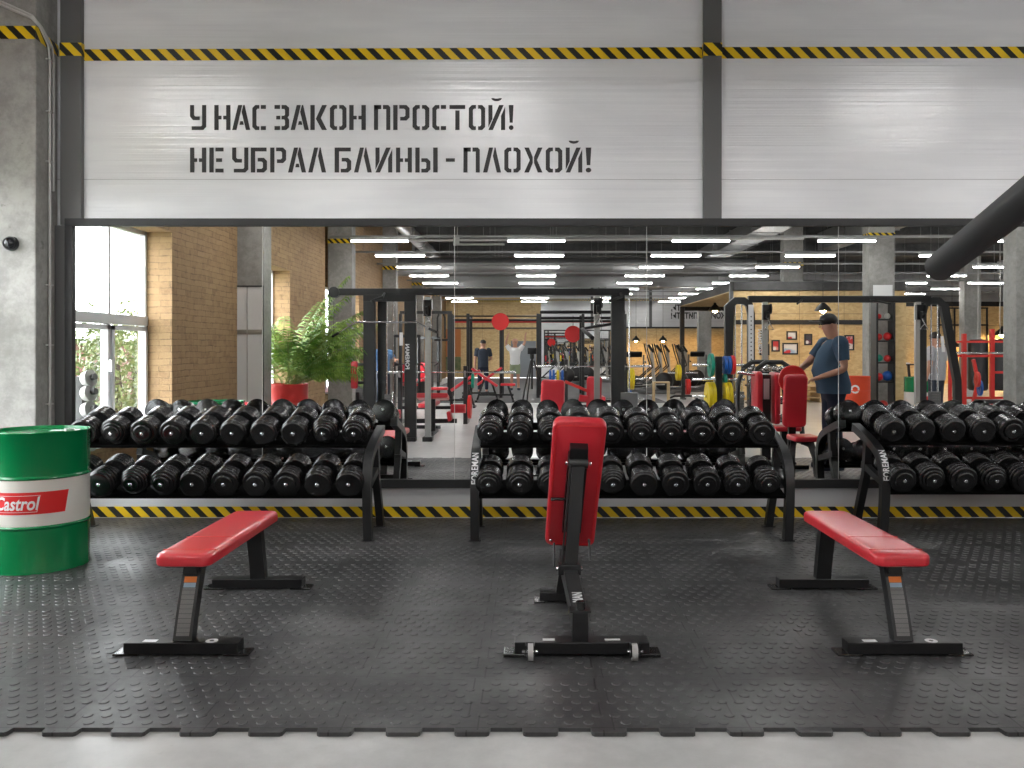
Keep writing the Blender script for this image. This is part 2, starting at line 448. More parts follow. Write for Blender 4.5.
# mirror frame and mirror panels
mf = thing('wall_mirror', 'long wall mirror of joined panels in a black metal frame behind the dumbbell racks', 'mirror', (0, D, .25))
zt1, zt0 = wz(219), wz(226.5); zb1, zb0 = wz(479), wz(487.5)
MB().span(wx(67), 12, -.03, .03, zt0-.25, zt1-.25, bev=.003).build('top_rail', 'frame', mf)
MB().span(wx(67), 12, -.03, .03, zb0-.25, zb1-.25, bev=.003).build('bottom_rail', 'frame', mf)
MB().span(wx(67), wx(74.5), -.03, .03, zb1-.25, zt0-.25, bev=.003).build('side_rail', 'frame', mf)
MB().span(wx(67.2), 12, .0005, .0295, zb0-.25+.002, zb0-.25+.02).build('ledge', 'frame', mf)
seams = [wx(74.5), wx(262.8), wx(454.7), wx(646.5), wx(838), wx(1030), wx(1222), wx(1414), wx(1606), 12]
for i in range(9):
    MB().span(seams[i]+.0015, seams[i+1]-.0015, 0, .006, zb1-.26, zt0-.24).build('mirror_panel', 'mirror', mf)
    if i: MB().span(seams[i]-.0022, seams[i]+.0022, -.0012, -.0004, zb1-.25, zt0-.25).build('joint_strip', 'pvc', mf, label='pale joint strip')

# stencil lettering on the wall --------------------------------------------------
def R(x0,y0,x1,y1): return [(x0,y0),(x1,y0),(x1,y1),(x0,y1)]
OL = [(33,0),(14,0),(0,14),(0,102),(14,116),(33,116),(33,99),(24,99),(19,93),(19,23),(24,17),(33,17)]
def mir(p, w_): return [(w_-x, y) for x, y in p][::-1]
disc = [(11+11*cos(2*pi*i/16), 11+11*sin(2*pi*i/16)) for i in range(16)]
BREVE = [(38+21*cos(radians(a)), 141+15*sin(radians(a))) for a in range(180,361,15)] + [(38+33*cos(radians(a)), 141+24*sin(radians(a))) for a in range(360,179,-15)][:-1]
BREVE = [(x, y+5) for x, y in [(38+24*cos(radians(a)), 143+14*sin(radians(a))) for a in range(180,361,15)] + [(38+12*cos(radians(a)), 143+2*sin(radians(a))) for a in range(360,179,-15)]]
IL = [R(0,0,19,116)]
G = {
 'П': (76, [R(0,0,19,116), [(0,97),(34,97),(34,116),(0,116)], R(57,0,76,97), [(42,97),(76,97),(76,106),(67,116),(42,116)]]),
 'Н': (76, [R(0,0,20,116), R(56,0,76,116), R(20,49,34,66), R(42,49,56,66)]),
 'О': (76, [OL, mir(OL,76)]),
 'С': (65, [OL, R(40,98,64,116), R(40,0,64,18)]),
 'А': (84, [[(0,0),(20,0),(46,112),(46,116),(28,116)], [(84,0),(64,0),(44,84),(52,116),(58,116)], [(34,24),(54,24),(50,41),(38,41)]]),
 'Л': (84, [[(0,0),(20,0),(46,112),(46,116),(28,116)], [(84,0),(64,0),(46,76),(54,116),(58,116)]]),
 'У': (76, [[(0,116),(0,62),(14,46),(46,46),(46,63),(25,63),(19,69),(19,116)], [(57,116),(57,22),(52,17),(8,17),(8,0),(62,0),(76,14),(76,116)]]),
 'З': (68, [R(0,98,26,116), R(8,49,27,66), R(0,0,26,18), [(33,116),(54,116),(68,104),(68,68),(61,58),(68,48),(68,12),(54,0),(33,0),(33,18),(44,18),(49,23),(49,44),(44,49),(33,49),(33,66),(44,66),(49,71),(49,93),(44,98),(33,98)]]),
 'К': (76, [R(0,0,20,116), [(25,52),(54,116),(76,116),(48,56),(76,0),(53,0)]]),
 'Р': (76, [R(0,0,20,116), [(28,116),(61,116),(75,102),(75,58),(61,44),(32,44),(32,61),(50,61),(56,67),(56,93),(50,99),(28,99)]]),
 'Т': (73, [R(0,98,73,116), R(27,0,47,91)]),
 'И': (78, [[(0,116),(19,116),(19,52),(0,12)], [(0,0),(21,0),(71,116),(50,116)], [(78,0),(59,0),(59,66),(78,108)]]),
 'Е': (66, [R(0,0,20,116), R(28,98,66,116), R(31,49,59,66), R(28,0,66,18)]),
 'Б': (75, [[(0,0),(20,0),(20,98),(73,98),(73,116),(0,116)], [(28,0),(61,0),(75,14),(75,54),(61,68),(32,68),(32,51),(50,51),(56,45),(56,23),(50,17),(28,17)]]),
 'Ы': (104, [R(0,0,20,116), [(28,0),(56,0),(70,14),(70,52),(56,66),(28,66),(28,49),(46,49),(51,44),(51,22),(46,17),(28,17)], R(83,0,104,116)]),
 'Х': (86, [[(0,0),(22,0),(40,44),(40,72),(22,116),(0,116),(26,58)], mir([(0,0),(22,0),(40,44),(40,72),(22,116),(0,116),(26,58)],86)]),
 '-': (42, [R(0,50,42,66)]), '!': (22, [[(0,116),(22,116),(18,34),(4,34)], disc])}
G['Й'] = (78, G['И'][1] + [BREVE])
SC = 4.655
def lettering(line, ox_px, y0_px, label):
    k = (D+.027)/F/SC
    t = thing('wall_lettering', label, 'lettering', ((ox_px-CX)*(D+.027)/F, D+.027, H-(y0_px-CY)*(D+.027)/F))
    for ch, a, b in line:
        w_, ps = G[ch]; sx_ = (b-a)/w_
        mb = MB()
        for p in ps: mb.prism([((a+x*sx_)*k, y*k) for x, y in p], FRONT, .002)
        mb.build('letter', 'letter', t)
o2 = 390-180; q = o2*SC
L1 = [('У',47,122),('Н',160,235),('А',243,327),('С',337,401),('З',440,508),('А',515,600),('К',607,684),('О',698,775),('Н',788,865),('П',903,979)] + \
     [(c, a+q, b+q) for c, a, b in (('Р',15,92),('О',105,183),('С',197,262),('Т',277,350),('О',367,443),('Й',458,536),('!',553,575))]
L2 = [('Н',47,122),('Е',137,203),('У',243,318),('Б',330,405),('Р',420,495),('А',503,587),('Л',597,680),('Б',720,797),('Л',810,893),('И',910,988)] + \
     [(c, a+q, b+q) for c, a, b in (('Н',28,102),('Ы',118,222),('-',260,302),('П',342,418),('Л',433,517),('О',532,608),('Х',625,710),('О',725,802),('Й',818,895),('!',911,937))]
lettering(L1, 180, 130, 'upper line of black stencil lettering on the white wall panels, reading У НАС ЗАКОН ПРОСТОЙ!')
lettering(L2, 180, 172.5, 'lower line of black stencil lettering on the white wall panels, reading НЕ УБРАЛ БЛИНЫ - ПЛОХОЙ!')

# rubber mat with interlocking teeth ------------------------------------------------
def mat_outline():
    x = TX0 - .5*10; pts = []; yf, yt = TY0+.02, TY0-.02
    x1 = 12
    k = -9*2
    X = TX0 - 5.0 + .0
    pts = [(XC-.62, D), (XC-.62, yf)]
    i = 0; X = TX0 - .25*17
    while X < 11.7:                                       # tab centred on each seam and each tile middle
        a, b = X-.0625, X+.0625
        pts += [(a-.004, yf), (a, yt+.008), (a+.008, yt), (b-.008, yt), (b, yt+.008), (b+.004, yf)]; X += .25
    pts += [(x1, yf), (x1, D)]; return pts
po = mat_outline(); n = len(po)
mb = MB(); mb.add([(x,y,FZ+.0005) for x,y in po]+[(x,y,0) for x,y in po], [tuple(range(n,2*n))]+[(i,(i+1)%n,n+(i+1)%n,n+i) for i in range(n)])
bm = mb.bm                                              # raised round studs of each tile
P_ = .0722
ring = [(cos(2*pi*i/12), sin(2*pi*i/12)) for i in range(12)]
for ti in range(-9, 12):
    for tj in range(0, 8):
        cx_, cy_ = TX0+.5*ti+.25, TY0+.5*tj+.25
        for a, b0 in ((0, 0), (.5, .5)):
            for i in range(-4, 5):
                for j in range(-3, 4):
                    x, y = (i+a)*P_, (j+b0)*.125
                    if abs(x) > .222 or abs(y) > .225 or not (XC+.03 < cx_+x < 6.2) or cy_+y > D-.03: continue
                    lo_ = [bm.verts.new((cx_+x+.0208*u, cy_+y+.0208*v, 0)) for u, v in ring]
                    hi_ = [bm.verts.new((cx_+x+.0182*u, cy_+y+.0182*v, .0026)) for u, v in ring]
                    for k in range(12): bm.faces.new((lo_[k], lo_[(k+1)%12], hi_[(k+1)%12], hi_[k]))
                    bm.faces.new(hi_)
tag(mb.build('rubber_mat', 'tile'), 'black studded rubber mat of interlocking tiles laid in front of the mirror wall', 'mat')
Z0 = 0.0                                                  # top of the mat

# conduit on the near column ---------------------------------------------------------
def pcol(px, py):                                          # a point just off the column side
    y = F*(-XC-.015)/(CX-px); return (XC+.018, y, H+(CY-py)*y/F)
cn = thing('conduit', 'pair of thin grey conduits bending down the side of the concrete column', 'conduit', (XC, 7, 0))
yc1, yc2 = 7.02-7, 7.06-7
def zc(py): return H+(CY-py)*7.02/F
for i, (dy, bot, zo) in enumerate(((0, .02, 0), (.05, zc(190), .012))):
    pts = [(-.75, 6.82-7, zc(-12)+zo+.06), (-.40, 6.815-7, zc(7)+zo*2), (-.14, 6.815-7, zc(21)+zo*2), (-.02+i*.01, 6.82-7, zc(27)+zo), (.016+i*.004, 6.88-7+i*.02, zc(33)), (.018, .00+dy, zc(46)), (.018, .02+dy, zc(60)), (.018, .02+dy, bot)]
    MB().tube(pts, .0105, 8, (0,1,0)).build('pipe', 'pvc', cn, smooth=True)
cl = MB()
for py in (60, 112, 162, 285, 345, 404):
    cl.span(.001, .032, -.012, .052, zc(py)-.006, zc(py)+.006)
cl.build('clips', 'pvc', cn)
dm = thing('black_dome', 'small glossy black dome fixed to the concrete column at the left edge', 'dome', (VX(8,6.80), 6.85, H+(350-243)*6.80/F))
MB().cyl((0,-.0005,0),(0,-.03,0),.058,.055,24).build('base_ring', 'black', dm, smooth=True)
MB().ball((0,-.03,0), .052, 12, (1,.8,1)).build('dome_shell', 'glassy', dm, smooth=True)

# ================================================================== DUMBBELLS AND RACKS
def ring_profile(plates, end_in=.03):
    pr = [(0, .004),(.020,.004),(.022,.0)]; z = 0; last = .03
    pr.append((last, 0))
    for r, L in plates:
        b = min(.007, L*.3)
        pr += [(max(last*.98, r-b*2.2), z+.0005), (r-b, z+.0015), (r, z+b+.001), (r, z+L-b*.6), (r-b*.5, z+L-.0008)]
        z += L; last = r-.010
        pr.append((last, z+.0012)); z += .0015
    pr += [(.02, z)]; return pr, z
HEADS = [
 [(.060,.018),(.078,.018),(.098,.028),(.100,.030),(.100,.030),(.098,.022)],
 [(.092,.024),(.101,.032),(.101,.032),(.101,.032),(.098,.022)],
 [(.066,.018),(.099,.032),(.100,.034),(.100,.034),(.097,.024)],
 [(.058,.016),(.074,.018),(.088,.020),(.100,.030),(.100,.030),(.098,.024)],
]
TL = radians(14)
def make_dumbbell(kind):
    t = thing('dumbbell', 'x', 'dumbbell', (0,0,0))
    pr, L = ring_profile(HEADS[kind]); hl = .20
    MB().cyl((0,-(hl-L)-.01,0),(0,hl-L+.01,0),.017).build('handle', 'chrome', t, smooth=True)
    for sgn in (-1, 1):
        hd = MB().lathe([(r, z) for r, z in pr], (0,sgn*hl,0), (0,-sgn,0), 32).build('head', 'rubber', t, smooth=True)
        MB().lathe([(0,-.006),(.009,-.006),(.013,-.002),(.013,.005),(0,.005)], (0,sgn*(hl-.0005),0), (0,-sgn,0), 14).build('bolt', 'chrome', hd, smooth=True)
    return t
protos = [make_dumbbell(i) for i in range(4)]; used = [False]*4
ordn = ['first','second','third','fourth','fifth','sixth','seventh','eighth','ninth','tenth']
PITCH = .2219; RYF = 6.28
def frame_pts():                                           # side frame in (y,z), front foot to top back
    P = [(6.29,.0),(6.27,.12),(6.245,.30),(6.245,.42),(6.265,.52),(6.31,.59),(6.39,.64),(6.52,.685),(6.70,.735),(6.82,.765)]
    for _ in range(2):
        Q = [P[0]]
        for a, b in zip(P, P[1:]): Q += [(a[0]*.75+b[0]*.25, a[1]*.75+b[1]*.25), (a[0]*.25+b[0]*.75, a[1]*.25+b[1]*.75)]
        P = Q + [P[-1]]
    return P
def rack(xl, xr, xs, name, kinds, sides, dy=0):
    xc = (xl+xr)/2; t = thing('dumbbell_rack', name, 'rack', (xc, 6.55+dy, Z0)); O = lambda p: (p[0]-xc, p[1]-6.55, p[2])
    for sgn, X in ((-1, xl), (1, xr)):
        fp = [O((X, y, z)) for y, z in frame_pts()]
        fr = MB().bar(fp, .062, .062).build('side_frame', 'black2', t)
        bl = MB().bar([O((X, 6.80, 0)), O((X, 6.74, .14)), O((X, 6.60, .42)), O((X, 6.56, .69))], .055, .055).build('rear_leg', 'black2', t)
        MB().bar([O((X, 6.25, .40)), O((X, 6.64, .49))], .05, .05).build('brace', 'black2', t)
        ft = MB(); ft.span(X-xc-.045, X-xc+.045, 6.26-6.55, 6.34-6.55, 0, .008); ft.span(X-xc-.045, X-xc+.045, 6.76-6.55, 6.84-6.55, 0, .008)
        ft.build('foot_plate', 'black', t)
        if sgn in sides:                                   # white lettering climbing the front face of the frame
            def wp(p):
                s_ = p.x; P = [Vector((0,y,z)) for y, z in frame_pts()]
                # walk along the path from height .335
                z0 = .42; rem = s_
                up_ = [p_ for p_ in P if p_.z > z0]; nodes = [Vector((0, up_[0].y, z0))]+up_
                for a, b in zip(nodes, nodes[1:]):
                    seg = (b-a).length
                    if rem <= seg or b is nodes[-1]:
                        d = (b-a)/seg; pos = a + d*rem; nrm = Vector((0, -d.z, d.y)); break
                    rem -= seg
                q = pos + nrm*(.0385 + p.z)
                return Vector((X-xc - p.y, q.y-6.55, q.z))
            text('lettering', 'FOREMAN', .066, 'paint_white', fr, None, off=.0012, warp=lambda p: wp(Vector((p.x, p.y-.024, p.z))), align='LEFT', sx=.70, label='white lettering reading FOREMAN')
    # tiers: tilted tray of two rails, plastic saddles
    for tier, (yc, z_) in enumerate(((6.524, .819), (6.344, .474))):
        base = z_ - Z0
        R_ = Matrix.Translation((0, yc-6.55, base)) @ Matrix.Rotation(TL, 4, 'X')
        tr = MB(R_); w2 = (xr-xl)/2-.03
        tr.span(-w2, w2, -.135, -.095, -.132, -.108); tr.span(-w2, w2, .095, .135, -.132, -.108)
        tr.span(-w2, w2, -.150, .150, -.112, -.107)
        tray = tr.build('tray', 'tray', t)
        for x in xs:
            sd = MB(R_)
            for y in (-.075, .075):
                pr = [(-.055,-.108),(.055,-.108),(.055,-.06)]+[(.046*cos(radians(a)), -.030+ .046*sin(radians(a))) for a in range(-20,-161,-20)]+[(-.055,-.06)]
                sd.prism([(x-xc+a, b) for a, b in pr], Matrix.Translation((0,y+.012,0)) @ FRONT, .024)
            sd.span(x-xc-.02, x-xc+.02, -.07, .07, -.108, -.098); sd.build('saddle', 'tray', tray)
    for tier, (yc, z_) in enumerate(((6.524, .819), (6.344, .474))):
        for i, x in enumerate(xs):
            k = kinds[tier][i % len(kinds[tier])]
            if k is None: continue
            if used[k]: o = copy_tree(protos[k])
            else: o = protos[k]; used[k] = True
            o.location = (x + random.uniform(-.004,.004), yc+dy, z_); o.rotation_euler = (TL, random.uniform(0,6) if False else 0, 0)
            for ch in o.children:
                pass
            tn = ('upper','lower')[tier]
            o['label'] = 'black rubber dumbbell on the %s tier of the %s, %s from its left end' % (tn, name.split(' holding')[0].split('black ')[1], ordn[i])
            o['group'] = 'dumbbells on the %s tier, %s' % (tn, name.split(' holding')[0].split('black ')[1])
    return t
cs = -.307; rack(-.414, 1.858, [cs+PITCH*i for i in range(10)], 'black centre rack holding two tiers of dumbbells behind the upright bench', [[0,0,3,2,2,0,0,2,2,2],[0,0,0,2,3,1,2,2,0,3]], (-1,))
ls = -1.307-9*PITCH; rack(-3.47, -1.19, [ls+PITCH*i for i in range(10)], 'black left rack holding two tiers of dumbbells beside the green drum', [[2,0,2,2,1,1,1,1,3,0],[0,1,3,0,1,2,2,2,1,1]], ())
rs = 2.722; rack(2.615, 4.93, [rs+.2255*i for i in range(10)], 'black right rack holding two tiers of dumbbells at the right edge', [[1,1,1,1,2,1,1,0,1,1],[2,0,2,0,2,1,1,2,0,1]], (-1,), .17)

# ================================================================== BENCHES
def flat_bench(X, sgn, label):
    t = thing('flat_bench', label, 'bench', (X, 4.5, Z0))
    yo = -4.5
    pd = MB()
    pd.pad(.260, 1.09, .060, .05, .022, Matrix.Translation((0, 4.465+yo, .400))); p = pd.build('seat_pad', 'red', t, smooth=True)
    pi_ = MB()
    for yy in (4.02, 4.29): pi_.box((0, yy+yo, .4595), (.246, .005, .003))
    pi_.build('seam', 'logo', p)
    MB().box((0, 4.465+yo, .393), (.19, .98, .014), bev=.004).build('pad_board', 'black', t)
    ru = MB(); ru.bar([(0, 4.02+yo, .366), (0, 4.96+yo, .366)], .06, .04)
    ru.build('spine', 'black2', t)
    for nm, y0, y1 in (('f', 3.955, 4.09), ('b', 5.04, 4.95)):
        s_ = -sgn
        pts = [(0, y0+yo, .055), (0, y0*.76+y1*.24+yo, .15), (0, y0*.46+y1*.54+yo, .25), (0, y1+yo, .386)]
        lg = MB().bar(pts, .085, .055).build('leg', 'black2', t)
        MB().box((0, y0+yo, .034), (.52, .085, .052), bev=.004).build('cross_rail', 'black', t)
        for sx_ in (-1, 1):
            f_ = MB(); f_.box((sx_*.250, y0+yo, .006), (.115, .095, .010), bev=.004)
            f_.build('rubber_foot', 'rubber', t)
        if nm == 'f':
            a, b = Vector(pts[0]), Vector(pts[3])
            def st(z0, z1, m, w_, e=.0006):
                q = MB()
                def yz(z):
                    P = [Vector(p_) for p_ in pts]
                    for u, v in zip(P, P[1:]):
                        if z <= v.z or v is P[-1]:
                            f = (z-u.z)/(v.z-u.z); return u.y+(v.y-u.y)*f
                N = 6; vs_ = []
                for i in range(N+1):
                    z = z0+(z1-z0)*i/N; y = yz(z)-.0290/cos(.32)-e
                    vs_ += [(-w_/2, y, z), (w_/2, y, z)]
                q.add(vs_, [(2*i, 2*i+1, 2*i+3, 2*i+2) for i in range(N)]); return q.build('sticker', m, lg, label={'osticker':'orange warning sticker','bsticker':'pale blue sticker','labelg':'grey printed label'}.get(m))
            st(.305, .330, 'osticker', .058); st(.285, .304, 'bsticker', .056)
            st(.085, .284, 'labelg', .060)
            # labels on the rail
            MB().box((-.15, y0+yo-.01, .0605), (.062, .03, .001)).build('sticker', 'white', t, label='small white rectangular sticker')
            mb = MB(); mb.lathe([(0,0),(.028,0),(.028,.001),(0,.001)], (.13, y0+yo-.01, .0600), n=20)
            o = mb.build('badge', 'white', t, label='white oval badge')
            bo = MB(); bo.lathe([(0,0),(.010,0),(.010,.0015),(0,.0015)], (.13, y0+yo-.01, .0600), n=12); bo.build('badge_mark', 'black', o)
    return t
def lined():
    m = mat('printed_label', (.16,.155,.15), .45); v, x, y, z = coords(m)
    l = (z/.0195).fract().lt(.10); n = noise(m, v, 300, 2).step(.5,.6)
    setc(m, mixc(m, l.max(n*.25), (.17,.165,.16), (.05,.05,.05))); return m
M['labelg'] = lined()
flat_bench(-1.590, 1, 'flat red weight bench on the left, in front of the left dumbbell rack')
flat_bench(1.690, -1, 'flat red weight bench on the right, in front of the right dumbbell rack')

def incline_bench():
    X = .226; Y = 3.895
    t = thing('incline_bench', 'adjustable weight bench with upright red backrest seen from behind, in the middle', 'bench', (X, Y, Z0))
    MB().box((0, .055, .040), (.61, .10, .054), bev=.004).build('cross_rail', 'black', t)
    for s_ in (-1, 1):
        MB().box((s_*.305, .045, .010), (.10, .10, .018), bev=.005).build('foot', 'rubber', t)
        wh = MB().cyl((s_*.232-.012, -.035, .038), (s_*.232+.012, -.035, .038), .037, n=24).build('wheel', 'pvc', t, smooth=True, label='grey transport wheel')
        MB().cyl((s_*.235-.035, -.035, .040), (s_*.235+.035, -.035, .040), .007).build('axle', 'chrome', wh, smooth=True)
        br = MB(); br.span(s_*.235-.022, s_*.235-.017, -.05, .01, .02, .07); br.span(s_*.235+.017, s_*.235+.022, -.05, .01, .02, .07); br.build('wheel_bracket', 'black', t)
    # front stub and main beam running towards the mirror
    mp = [(-.02, .045, .085), (-.02, .05, .205)]
    MB().span(-.043, .029, .012, .088, .066, .198, bev=.003).build('front_post', 'black', t)
    bm_ = MB(); bm_.bar([(-.008, .06, .155), (-.018, .25, .185), (-.030, .42, .235), (-.036, .62, .235), (-.04, .95, .23)], .070, .085)
    beam = bm_.build('main_beam', 'black2', t)
    MB().box((-.006, .048, .203), (.095, .080, .008), bev=.002).build('top_plate', 'black', t)
    MB().lathe([(0,0),(.023,0),(.021,.032),(.017,.036),(0,.036)], (-.006, .045, .207), n=20).build('bumper', 'rubber', t, smooth=True)
    text('lettering', 'MAN', .066, 'paint_white', beam, Matrix.Translation((-.012, .115, .216)) @ Matrix.Rotation(radians(7.5), 4, 'X') @ Matrix.Rotation(radians(90), 4, 'Z') @ Matrix.Translation((0,-.022,0)), off=.0016, align='LEFT', sx=.8)
    # rear leg and foot
    MB().bar([(-.05, .80, .22), (-.07, .86, .06)], .05, .05).build('rear_leg', 'black2', t)
    MB().box((-.10, .87, .035), (.17, .06, .05), bev=.004).build('rear_rail', 'black', t)
    for s_ in (-1, 1): MB().box((-.10+s_*.085, .87, .008), (.06,.08,.014), bev=.004).build('foot', 'rubber', t)
    # seat (behind the backrest)
    st = MB(); st.pad(.25, .34, .06, .05, .022, Matrix.Translation((-.005, 1.12, .395)) @ Matrix.Rotation(radians(8), 4, 'X')); st.build('seat_pad', 'red', t, smooth=True)
    MB().bar([(-.035, .90, .25), (-.03, 1.05, .37)], .05, .05).build('seat_post', 'black2', t)
    # backrest: bottom (y .86, z .30) to top (y .37, z 1.04)
    lo, hi = Vector((-.020, .880, .30)), Vector((.018, .445, 1.022))
    ax = (hi-lo).normalized(); nx = Vector((1,0,0)); nx = (nx-ax*nx.dot(ax)).normalized(); nz = nx.cross(ax)
    B = Matrix((nx, ax, nz)).transposed().to_4x4(); B.translation = (lo+hi)/2
    L = (hi-lo).length                       # +z of B points up/away from camera ; cushion front faces the mirror
    if nz.y < 0: pass
    back = MB(B @ Matrix.Rotation(pi, 4, 'Y')) if nz.y < 0 else MB(B)
    back.pad(.272, L, .065, .045, .022)
    bp = back.build('backrest_pad', 'red', t, smooth=True)
    Bk = back.T
    bd = MB(Bk); pts = []
    w2, l2, r = .118, L/2-.022, .03
    for cx_, cy_, a0 in ((1,1,0),(-1,1,90),(-1,-1,180),(1,-1,270)):
        for i in range(7): a = radians(a0+15*i); pts.append((cx_*(w2-r)+r*cos(a), cy_*(l2-r)+r*sin(a), -.001))
    bd.tube(pts, .0022, 6, closed=True, side=(0,0,1)); bd.build('piping', 'logo', bp, smooth=True)
    # strut, bracket, bolts behind the pad
    def bl(x, y, z): return (Bk @ Vector((x,y,z)))
    sg = 1 if (Bk @ Vector((1,0,0)) - Bk.translation).x > 0 else -1
    fr = MB(Bk); fr.box((0, -.02, -.030), (.10, .52, .012)); fr.box((-.044, -.02, -.02), (.012, .52, .045)); fr.box((.044, -.02, -.02), (.012, .52, .045))
    fr.build('backrest_frame', 'black', t)
    MB(Bk).box((0, L/2-.165, -.035), (.092, .09, .05), bev=.004).build('bracket', 'black', t)
    MB(Bk).cyl((-.050, L/2-.21, -.060), (.050, L/2-.21, -.060), .026, n=20).build('hinge_tube', 'black2', t, smooth=True)
    bo = MB(Bk)
    for x in (-.062, .062): bo.cyl((x-.004, L/2-.21, -.060), (x+.004, L/2-.21, -.060), .012, n=12)
    for x in (-.105, .105): bo.ball((x, -L/2+.05, -.004), .009, 6)
    bo.build('bolts', 'chrome', t, smooth=True)
    a = bl(0, L/2-.21, -.060); b = Vector((-.030, .52, .27))
    MB().bar([a, b], .066, .040).build('strut', 'black2', t)
    MB().bar([a+Vector((-.04*1,0,0)), b+Vector((-.045,0,0))], .008, .05).build('strut_plate', 'black', t)
    pv = MB(); 
    for s_ in (-1, 1):
        pv.cyl((-.036+s_*.058, .50, .275), (-.036+s_*.066, .50, .275), .011, n=10)
    pv.build('pivot_bolt', 'chrome', t, smooth=True)
    MB().box((-.036, .50, .275), (.116, .07, .05), bev=.004).build('pivot_block', 'black', t)
    MB().tube([bl(-sg*.02, -.02, -.07), bl(-sg*.125, -.02, -.075)], .009).build('adjusting_pin', 'rubber', t, smooth=True)
    MB().tube([(-.105, .84, .33), (-.108, .76, .22)], .006).build('lever', 'black', t, smooth=True); MB().tube([(.085, .84, .35), (.088, .78, .25)], .006).build('lever', 'black', t, smooth=True)
    MB().box((-.15, .045, .0675), (.055, .028, .001)).build('badge', 'white', t, label='white oval badge')
    MB().box((.14, .045, .0675), (.070, .022, .001)).build('sticker', 'white', t, label='white rectangular sticker')
incline_bench()

# ================================================================== DRUMS
def warp_cyl(R_, z0, phi0, sgn=1):
    def f(p):
        a = phi0 + p.x/R_; r = R_ + .0008 + p.z
        return Vector((r*sin(a), -r*cos(a), z0 + p.y))
    return f
def patch(R_, poly, z0, phi0, m, parent, name, e=.0012, label=None, n=24):
    # parallelogram/quad patch (bl, br, tr, tl) in arc-length coordinates wrapped on the cylinder
    bl_, br_, tr_, tl_ = poly; mb = MB(); vs_ = []
    for i in range(n+1):
        f = i/n
        for (a, b) in ((bl_, br_), (tl_, tr_)):
            x = a[0]+(b[0]-a[0])*f; y = a[1]+(b[1]-a[1])*f; an = phi0+x/R_; r = R_+e
            vs_.append((r*sin(an), -r*cos(an), z0+y))
    mb.add(vs_, [(2*i, 2*i+2, 2*i+3, 2*i+1) for i in range(n)]); return mb.build(name, m, parent, smooth=True, label=label)
def drum(loc, rz, label, mats, logo=True, hgt=.875, lid=True, bands=(.295,.58)):
    r = .2925; t = thing('steel_drum', label, 'drum', loc, rz)
    b0, b1 = bands
    MB().lathe([(0,.012),(r-.01,.012),(r-.008,.0),(r+.002,.0),(r+.003,.012),(r,.02),(r,b0-.022),(r+.004,b0-.018),(r+.009,b0-.008),(r+.004,b0),(r,b0+.002)], n=64).build('lower_body', mats[0], t, smooth=True)
    MB().lathe([(r,b0+.002),(r,b1-.006),(r,b1)], n=64).build('middle_band', mats[1], t, smooth=True)
    up = MB(); up.lathe([(r,b1),(r+.004,b1+.002),(r+.009,b1+.010),(r+.004,b1+.018),(r,b1+.022),(r,hgt-.018),(r+.003,hgt-.014),(r+.005,hgt-.004),(r+.001,hgt),(r-.006,hgt-.002),(r-.008,hgt-.02)], n=64)
    up.build('upper_body', mats[2], t, smooth=True)
    if lid:
        l = MB().lathe([(r-.008,hgt-.02),(.15,hgt-.020),(0,hgt-.019)], n=48).build('lid', mats[2], t, smooth=True)
        MB().cyl((.14,.10,hgt-.020),(.14,.10,hgt-.006),.032).build('bung', 'steel', l, smooth=True)
        MB().box((.10, .12, hgt-.0185), (.17,.10,.001), (0,0,.3)).build('sticker', 'white', l, label='white paper sticker')
    return t
gd = drum((-3.19, 5.60, Z0), 0, 'green oil drum with white middle band and red Castrol label at the left edge', ('green','cream','green'))
Rr = .2925
def castrol(parent, phi0, zc_, full=True):
    lg = patch(Rr, [(-.290,-.066),(.155,-.066),(.180,.070),(-.265,.070)], zc_, phi0, 'logo', parent, 'label_flag', label='red label')
    for a, b in (([(-.21,-.050),(.012,-.050),(.012,-.048),(-.21,-.048)]), ) if False else ():
        pass
    for poly in ([(-.245,-.052),(-.005,-.052),(-.0045,-.0495),(-.2445,-.0495)], [(-.228,.0485),(.0125,.0485),(.013,.051),(-.2275,.051)], [(-.006,-.052),(-.003,-.052),(.015,.051),(.012,.051)], [(-.246,-.052),(-.243,-.052),(-.226,.051),(-.229,.051)]):
        patch(Rr, poly, zc_, phi0, 'white', lg, 'outline', e=.0018, n=10)
    text('brand_word', 'Castrol', .112, 'white', lg, None, off=.0025, shear=.22, warp=warp_cyl(Rr+.001, zc_-.036, phi0-.128/Rr), sx=.78)
castrol(gd, radians(28), .438)
patch(Rr, [(-.2,-.066),(.2,-.066),(.22,.070),(-.18,.070)], .438, radians(150), 'logo', gd, 'label_flag', label='red label on the far side')

# ================================================================== PADDED ARM AND CABLE STATION (left, seen in the mirror)
def cable_column(parent, x, y, h0=0, h=2.15):             # grey adjustment column with pulley carriage
    c = MB().span(x-.045, x+.045, y-.03, y+.03, .05, h).build('guide_column', 'steel', parent)
    MB().span(x-.075, x+.075, y-.10, y+.10, 0, .07, bev=.008).build('column_foot', 'black', parent)
    p = MB(); p.cyl((x+.055,y+.10,h-.12),(x+.075,y+.10,h-.12),.085); p.cyl((x-.02,y+.16,h-.22),(x+.02,y+.16,h-.22),.06)
    p.build('pulley', 'black', parent, smooth=True)
    MB().span(x-.06, x+.06, y+.03, y+.12, h-.30, h-.05, bev=.01).build('carriage', 'black', parent)
    MB().tube([(x, y+.17, h-.28), (x+.03, y+.19, h-.36), (x-.05, y+.19, h-.46), (x+.09, y+.19, h-.46), (x+.03, y+.19, h-.36)], .010, 6).build('handle', 'chrome', parent, smooth=True)
    MB().tube([(x+.065, y, h), (x+.065, y, .1)], .004, 6).build('cable', 'black', parent)
